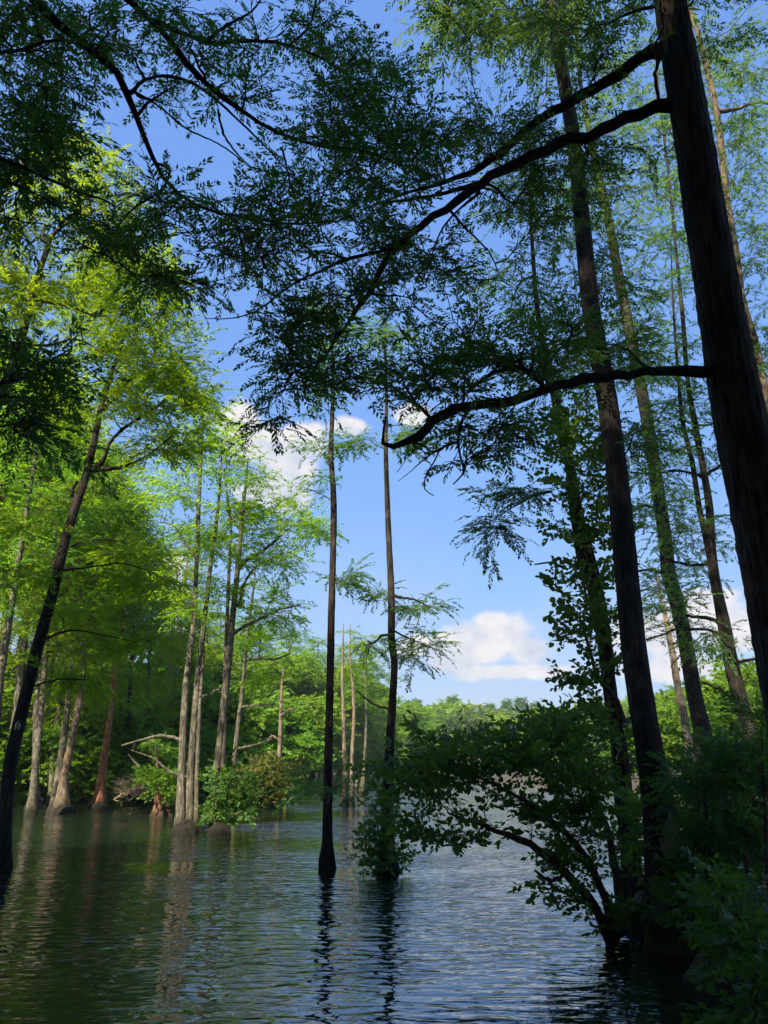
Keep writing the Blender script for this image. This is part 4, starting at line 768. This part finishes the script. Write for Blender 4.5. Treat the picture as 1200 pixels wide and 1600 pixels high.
for px, D_, yt in [(250, 54, 1050), (292, 56, 1040), (322, 58, 1060), (352, 60, 1040), (392, 64, 1050), (425, 70, 1060), (455, 80, 1070), (-30, 46, 1060), (15, 48, 1040), (50, 47, 1075), (85, 49, 1050), (120, 48, 1070), (150, 50, 1040), (185, 51, 1070), (215, 53, 1050), (245, 56, 1080), (275, 60, 1070), (40, 56, 980), (100, 58, 990), (160, 60, 990), (210, 64, 1000), (300, 66, 1080), (330, 70, 1085), (355, 74, 1070), (385, 80, 1080), (410, 88, 1090), (440, 94, 1085), (462, 102, 1090), (485, 108, 1100), (515, 116, 1100), (545, 126, 1105), (575, 142, 1115), (605, 158, 1120), (-70, 42, 1020)]:
    place(un, k2, px, D_, yt, rg, [7.5]*3, 'low dense understorey tree', G4, 1.15); k2 += 1
k3 = 0
for px, D_, yt in [(10, 41, 1120), (60, 42, 1130), (118, 43, 1110), (172, 44, 1125), (208, 45, 1120), (320, 52, 1150), (350, 54, 1140), (300, 50, 1165), (380, 58, 1150), (-40, 42, 1150), (0, 43, 1155), (35, 44, 1160), (70, 44.5, 1165), (110, 45, 1160), (145, 46, 1170), (180, 47, 1165), (215, 49, 1170), (240, 52, 1175), (275, 56, 1165), (305, 60, 1160), (335, 64, 1160), (365, 68, 1150), (395, 74, 1160), (420, 82, 1165), (445, 90, 1170), (470, 97, 1165), (492, 103, 1172), (520, 110, 1172), (550, 120, 1174), (580, 136, 1172)]:
    place(sh, k3, px, D_, yt, rg, [3.2]*3, 'rounded waterline shrub', G3, 1.3); k3 += 1

# far shore
G5 = 'trees on the far shore'
fr = [make_round('far_tree', 'x', 250+i, 14, 4.6, ['far_a', 'far_b', 'far_b'][i], 'leafy_far', 1.1, 150, G5, 'tree', 0.6, 'bark_grey') for i in range(3)]
pn = [make_cypress('far_conifer', 'x', 260+i, 18, 2.8, 'far_a', 'coarse', 1.1, 110, G5, 'tree', 0.35) for i in range(2)]
k4 = 0
for i, px in enumerate(np.arange(625, 1330, 15.5)):
    D_ = rg.uniform(222, 262); yt = 1110-8*math.sin(px*0.021)+rg.normal(0, 5)
    if 1000 < px: yt -= 18
    place(fr, k4, px+rg.normal(0, 4), D_, yt, rg, [14]*3, 'far shore broad tree', G5, 1.15, 0.5); k4 += 1
k5 = 0
for px in (652, 705, 770, 795, 818, 838, 940, 1000, 1060, 1130, 1190):
    place(pn, k5, px, rg.uniform(265, 290), 1092+rg.normal(0, 5), rg, [18]*2, 'taller far shore pine', G5, 1.0, 1.0); k5 += 1
for px in (610, 640, 668, 700, 735, 770, 805, 840, 880, 930, 980, 1030, 1080, 1130, 1190, 1250):
    place(sh, k3, px, 217, 1160, rg, [3.2]*3, 'low far shore bush', 'bushes at the far water edge', 2.2, 0.2); k3 += 1
# right shore behind the near trunks
G6 = 'sunlit trees on the right shore behind the dark trunks'
for px, D_, yt in [(1010, 70, 1105), (1060, 62, 1085), (1110, 60, 1075), (1150, 50, 1070), (1200, 44, 1060), (1250, 40, 1030), (1180, 66, 1040), (1120, 80, 1070), (1230, 55, 1000)]:
    place(un, k2, px, D_, yt, rg, [7.5]*3, 'sunlit right shore tree', G6, 1.2); k2 += 1

# ================================================================== shrubs near the water
def thin(bl, f): return [b_[:6]+(max(1, round(b_[6]*f)),) for b_ in bl]
def shrub(label, base, stems, blobs, seed, leaf='broad', size=0.24, kind='leafy', spacing=0.13, twigs=3, twl=0.3, name='shrub', cat='shrub', flat=0.8, maxr=0.02, twig='twig', bare=0.15, group=None):
    t = Tree(name, label, cat, base, seed, group, 'twig', leaf, twig)
    for lst, Ds in stems:
        P, r = px_path(lst, Ds); t.limb(P, r, 18, 7)
    if not stems: t.note(np.array([np.asarray(base)+[0, 0, 0.15]]), np.array([0.03]))
    t.grow(blob(t.rng, *(thin(blobs, 0.8) if seed == 101 else blobs)), size, kind, spacing, twigs, twl, flat, maxr=maxr, bare=bare)
    t.finish('stem', 'foliage'); return t
b0 = wat(955, 1455)
shrub('large arching broad-leaved shrub leaning left over the water from the right-hand mound', (b0[0], b0[1], 0.1),
      [(((957, 1470, 16), (940, 1440, 14), (915, 1400, 12), (885, 1365, 11), (850, 1335, 10), (815, 1312, 9), (775, 1300, 7), (740, 1285, 5), (700, 1270, 3)), (10.6, 10.0)),
       (((965, 1465, 14), (945, 1400, 12), (915, 1340, 10), (870, 1290, 8), (820, 1250, 6), (760, 1220, 4), (690, 1190, 3), (620, 1180, 1.5)), (10.8, 10.6)),
       (((972, 1460, 14), (965, 1380, 12), (950, 1300, 10), (920, 1230, 7), (880, 1180, 5), (830, 1140, 3)), (11.0, 11.4)),
       (((885, 1365, 6), (860, 1375, 5), (835, 1360, 3)), 10.4), (((760, 1298, 4), (730, 1315, 3), (690, 1322, 2)), 10.0)],
      [(630, 1190, 60, 24, 9.6, 11, 10), (690, 1182, 60, 30, 9.6, 11.4, 18), (760, 1172, 70, 34, 9.8, 11.6, 26), (830, 1165, 70, 34, 10, 11.8, 28), (875, 1150, 46, 40, 10, 12, 24), (960, 1170, 60, 50, 12.8, 14, 26), (870, 1135, 50, 16, 10, 12, 10), (700, 1230, 90, 30, 9.6, 11.2, 22), (800, 1210, 90, 30, 9.8, 11.6, 24), (900, 1240, 40, 50, 10, 11.8, 22), (920, 1220, 60, 50, 12.7, 13.6, 24), (640, 1270, 46, 26, 9.6, 10.8, 8), (690, 1300, 60, 16, 9.6, 10.6, 7), (850, 1285, 70, 34, 10, 11.4, 18), (890, 1340, 36, 30, 10, 11, 8), (905, 1310, 36, 46, 10.2, 11.6, 16), (1000, 1330, 50, 60, 12.6, 13.6, 22), (850, 1385, 30, 14, 10, 10.8, 4), (905, 1400, 26, 22, 10.2, 11, 5), (590, 1195, 30, 16, 9.7, 10.6, 4)], 101, size=0.22, spacing=0.11)
shrub('small leafy bush hugging the foot of the right slim dark trunk', (wat(602, 1362)[0], DC2-0.25, 0.0),
      [(((604, 1362, 6), (598, 1330, 4), (590, 1290, 2)), DC2-0.3), (((608, 1362, 5), (612, 1320, 4), (616, 1280, 2)), DC2-0.3)],
      [(590, 1312, 22, 24, DC2-0.8, DC2, 13), (596, 1275, 18, 16, DC2-0.8, DC2, 4), (612, 1340, 20, 16, DC2-.7, DC2, 9), (590, 1345, 18, 10, DC2-.7, DC2, 5), (600, 1230, 18, 20, DC2-.8, DC2, 3)], 102, size=0.22)
# dark growth on the mound at the lower right
shrub('feathery dark cypress sapling thicket at the right, below the forked trunk', (5.2, 9.6, 0.3),
      [(((1120, 1460, 8), (1110, 1350, 6), (1100, 1250, 4), (1095, 1180, 2)), 9.6), (((1160, 1460, 8), (1165, 1350, 6), (1160, 1240, 4), (1150, 1150, 2)), 9.0), (((1215, 1500, 8), (1200, 1380, 6), (1195, 1250, 4), (1190, 1150, 2)), 8.6)],
      [(1090, 1230, 40, 50, 9, 10.6, 26), (1150, 1230, 50, 60, 8.6, 10.2, 36), (1190, 1200, 30, 60, 8.2, 10, 20), (1110, 1310, 50, 40, 9, 10.4, 30), (1175, 1330, 36, 50, 8.4, 10, 26), (1150, 1180, 50, 24, 8.6, 10, 12), (1190, 1110, 20, 30, 8.4, 9.6, 5)], 103, leaf='needle', kind='fine', size=0.24, spacing=0.1, twl=0.36, twigs=4, name='cypress_sapling', cat='sapling')
shrub('dark broad-leaved bush around the foot of the thick flared trunk', (3.9, 10.2, 0.35), [],
      [(1105, 1370, 30, 40, 9.6, 11.0, 24), (1090, 1420, 30, 26, 9.4, 10.4, 12), (985, 1425, 26, 22, 10.4, 10.9, 8), (1080, 1300, 26, 40, 11.4, 12.2, 14), (1020, 1300, 40, 60, 11.8, 12.8, 24)], 104)
shrub('shadowed bush filling the bottom right corner beside the mound', (4.9, 6.6, 0.35), [],
      [(1160, 1420, 50, 50, 6.8, 8.6, 34), (1200, 1500, 34, 60, 6, 7.6, 26), (1150, 1480, 34, 30, 7.0, 8.2, 10), (1190, 1585, 26, 26, 5.8, 6.8, 9)], 105, size=0.19)
# plants on stumps at left
pS = wat(252, 1274)
hero('stump', 'rotting brown stump topped with bright leaves, left of the twin trunks', [[(253, 1274, 30), (253, 1262, 24), (252, 1244, 18), (253, 1228, 9)]], pS[1], None, 110, bark='bark_red', cat='stump', flare=1.3, n=20, k=24, rough=0.16)
shrub('bright green plants sprouting from the rotting stump left of the twin trunks', (pS[0], pS[1], 0.5), [(((252, 1250, 5), (246, 1200, 4), (243, 1160, 2)), pS[1])],
      [(255, 1225, 26, 22, pS[1]-1, pS[1]+.8, 24), (265, 1250, 18, 12, pS[1]-.8, pS[1]+.5, 10), (240, 1210, 24, 18, pS[1]-1, pS[1]+1, 14), (285, 1215, 24, 20, pS[1]-.5, pS[1]+1.5, 12), (250, 1170, 24, 24, pS[1]-.5, pS[1]+1.5, 12)], 111, leaf='broad_lit', size=0.32, spacing=0.2, twl=0.4)
shrub('dense dark green bush at the foot of the pale paired trunks', (at(352, 1298, DK2)[0], DK2, 0.15), [],
      [(355, 1265, 32, 26, DK2-1, DK2+.4, 44), (365, 1225, 32, 30, DK2-.8, DK2+1, 36), (350, 1200, 24, 20, DK2-.4, DK2+1, 12), (380, 1250, 16, 24, DK2-.6, DK2+.6, 14)], 112, leaf='broad', size=0.27, spacing=0.15, twl=0.36)
pR = wat(405, 1262)
shrub('russet and olive shrub beside the pale snapped trunk', (pR[0], pR[1], 0.1), [],
      [(410, 1215, 36, 26, pR[1]-1, pR[1]+1.4, 44), (395, 1240, 30, 18, pR[1]-1, pR[1]+1, 26), (440, 1200, 18, 22, pR[1]-.6, pR[1]+1.6, 14), (425, 1240, 14, 14, pR[1]-.5, pR[1]+1, 10)], 113, leaf='russet', size=0.42, spacing=0.26, twl=0.5)
# dead brush pile
bp_ = wat(215, 1262)
br = Tree('brush_pile', 'tangle of fallen bare brown branches lying in the water left of the stump', 'brush', (bp_[0], bp_[1], 0), 114, bark='twig_pale', leaf='russet', twig='twig_pale')
br.limb(*px_path([(262, 1240, 6), (235, 1215, 4), (215, 1195, 3), (200, 1178, 1.5)], bp_[1]), 12, 6)
br.limb(*px_path([(250, 1240, 5), (225, 1232, 4), (200, 1236, 3), (178, 1250, 1.5)], bp_[1]-0.6), 12, 6)
br.grow(blob(br.rng, (215, 1225, 36, 20, bp_[1]-1.2, bp_[1]+1, 50), (200, 1240, 26, 12, bp_[1]-1.2, bp_[1]+.5, 26), (215, 1265, 26, 5, bp_[1]-1, bp_[1]+.5, 8)), 0.3, None, 0.3, 4, 0.6, rmul=2.6, maxr=0.03)
br.finish('limb', 'twigs')
# mossy stump mounds where trunks meet the water
for i, (x, y, w, lab) in enumerate([(97, 1272, 34, 'mossy root mound at the foot of the tall brown trunk'), (289, 1302, 48, 'dark root mound under the twin grey trunks'), (340, 1304, 34, 'dark root mound under the pale paired trunks'), (2, 1362, 26, 'dark root knob under the leaning cypress at the left edge'), (153, 1266, 26, 'low mossy mound at the foot of the reddish trunk')]):
    p_ = wat(x, y); g = Geo(); rr = np.random.default_rng(300+i); a_ = w/2*pxm(p_)
    th = np.linspace(0, 2*np.pi, 25)[:-1]; prof = [(1.15, -0.3), (1.05, 0.0), (0.98, 0.10), (0.8, 0.2), (0.5, 0.27), (0.2, 0.30), (0.01, 0.31)]
    V = np.array([[(a_*r_*math.cos(q)*(1+0.12*math.sin(5*q+i)), a_*0.8*r_*math.sin(q)*(1+0.1*math.sin(4*q)), z_) for q in th] for r_, z_ in prof])
    V += rr.normal(0, 0.025, V.shape); V = V.reshape(-1, 3)
    fc_ = [[a*24+b, a*24+(b+1) % 24, (a+1)*24+(b+1) % 24, (a+1)*24+b] for a in range(len(prof)-1) for b in range(24)]
    g.add(V, fc_); ob = g.build('root_mound', 'bark_dark', smooth=True); ob.location = (p_[0], p_[1]+a_*0.5, 0); tag(ob, lab, 'root mound')

# ================================================================== the wood the camera stands at the edge of (behind the camera)
g = Geo(); rg = np.random.default_rng(77)
spots = [(x, y, 28.0 if y > -14 else 24.0) for x in np.arange(-21, 17, 3.3) for y in np.arange(-19.5, -3, 3.2)] + [(x, y, 21.0) for x in (-23, -19.5, -16, -12.5) for y in (-2, 1.5, 4.5)] + [(-9.5, -0.5, 21.0), (-7, -1.8, 22.0)]
for x, y, H in spots:
    x += rg.uniform(-0.9, 0.9); y += rg.uniform(-0.9, 0.7); H += rg.uniform(-2.5, 2.5)
    P = np.array([[x, y, -0.5], [x+rg.normal(0, .2), y, H*0.5], [x+rg.normal(0, .4), y, H]]); P, r = smooth_path(P, [0.3, 0.2, 0.03], 10); g.tubes(P, r, 8, 1)
    n_ = 700; zc = rg.uniform(0.25, 1.0, n_); a = rg.uniform(0, 6.28, n_); rad = 3.2*(1-0.8*(zc-0.25)/0.75)*rg.uniform(0.1, 1, n_)
    pp = np.stack([x+rad*np.cos(a), y+rad*np.sin(a), zc*H], -1); dd = np.stack([np.cos(a), np.sin(a), rg.normal(0, .3, n_)], -1)
    put_fronds(g, pp, dd, 1.0, 'coarse', rg, 0, 0.6)
ob = g.build('woodland', ['needle', 'bark']); tag(ob, 'mass of cypress wood on the bank behind the viewpoint', 'woodland', kind='stuff')

byl = {}
for o_ in C.objects:
    if o_.get('group') and o_.get('label') and o_.parent is None: byl.setdefault(o_['label'], []).append(o_)
for lb, os_ in byl.items():
    if 1 < len(os_) < 6:                                  # look-alikes side by side: told apart by their order seen from the viewpoint
        os_.sort(key=lambda q: q.location.x/max(q.location.y, 1))
        wd = {2: ['left one', 'right one'], 3: ['left one', 'middle one', 'right one'], 4: ['leftmost', 'second from left', 'third from left', 'rightmost'], 5: ['leftmost', 'second from left', 'middle one', 'fourth from left', 'rightmost']}[len(os_)]
        for q, w_ in zip(os_, wd): q['label'] = (lb+', '+w_) if len((lb+' '+w_).split()) <= 16 else (w_+' '+' '.join(lb.split()))[:200]

# ------------------------------------------------------------------ the summer air over the lake
hm = bpy.data.materials.new('haze'); hm.use_nodes = True; hn = hm.node_tree.nodes; hn.clear()
hp = hn.new('ShaderNodeVolumePrincipled'); hp.inputs['Color'].default_value = (0.86, 0.92, 1.0, 1); hp.inputs['Density'].default_value = 0.0003; hp.inputs['Anisotropy'].default_value = 0.2
ho = hn.new('ShaderNodeOutputMaterial'); hm.node_tree.links.new(hp.outputs[0], ho.inputs['Volume'])
M['haze'] = hm; g = Geo(); x0, x1, y0, y1, z0, z1 = -1000, 1000, -400, 1600, -3.5, 60
hv = [[x, y, z] for x in (x0, x1) for y in (y0, y1) for z in (z0, z1)]
g.add(hv, [[0, 1, 3, 2], [4, 6, 7, 5], [0, 4, 5, 1], [2, 3, 7, 6], [0, 2, 6, 4], [1, 5, 7, 3]])
tag(g.build('haze', 'haze'), kind='stuff')
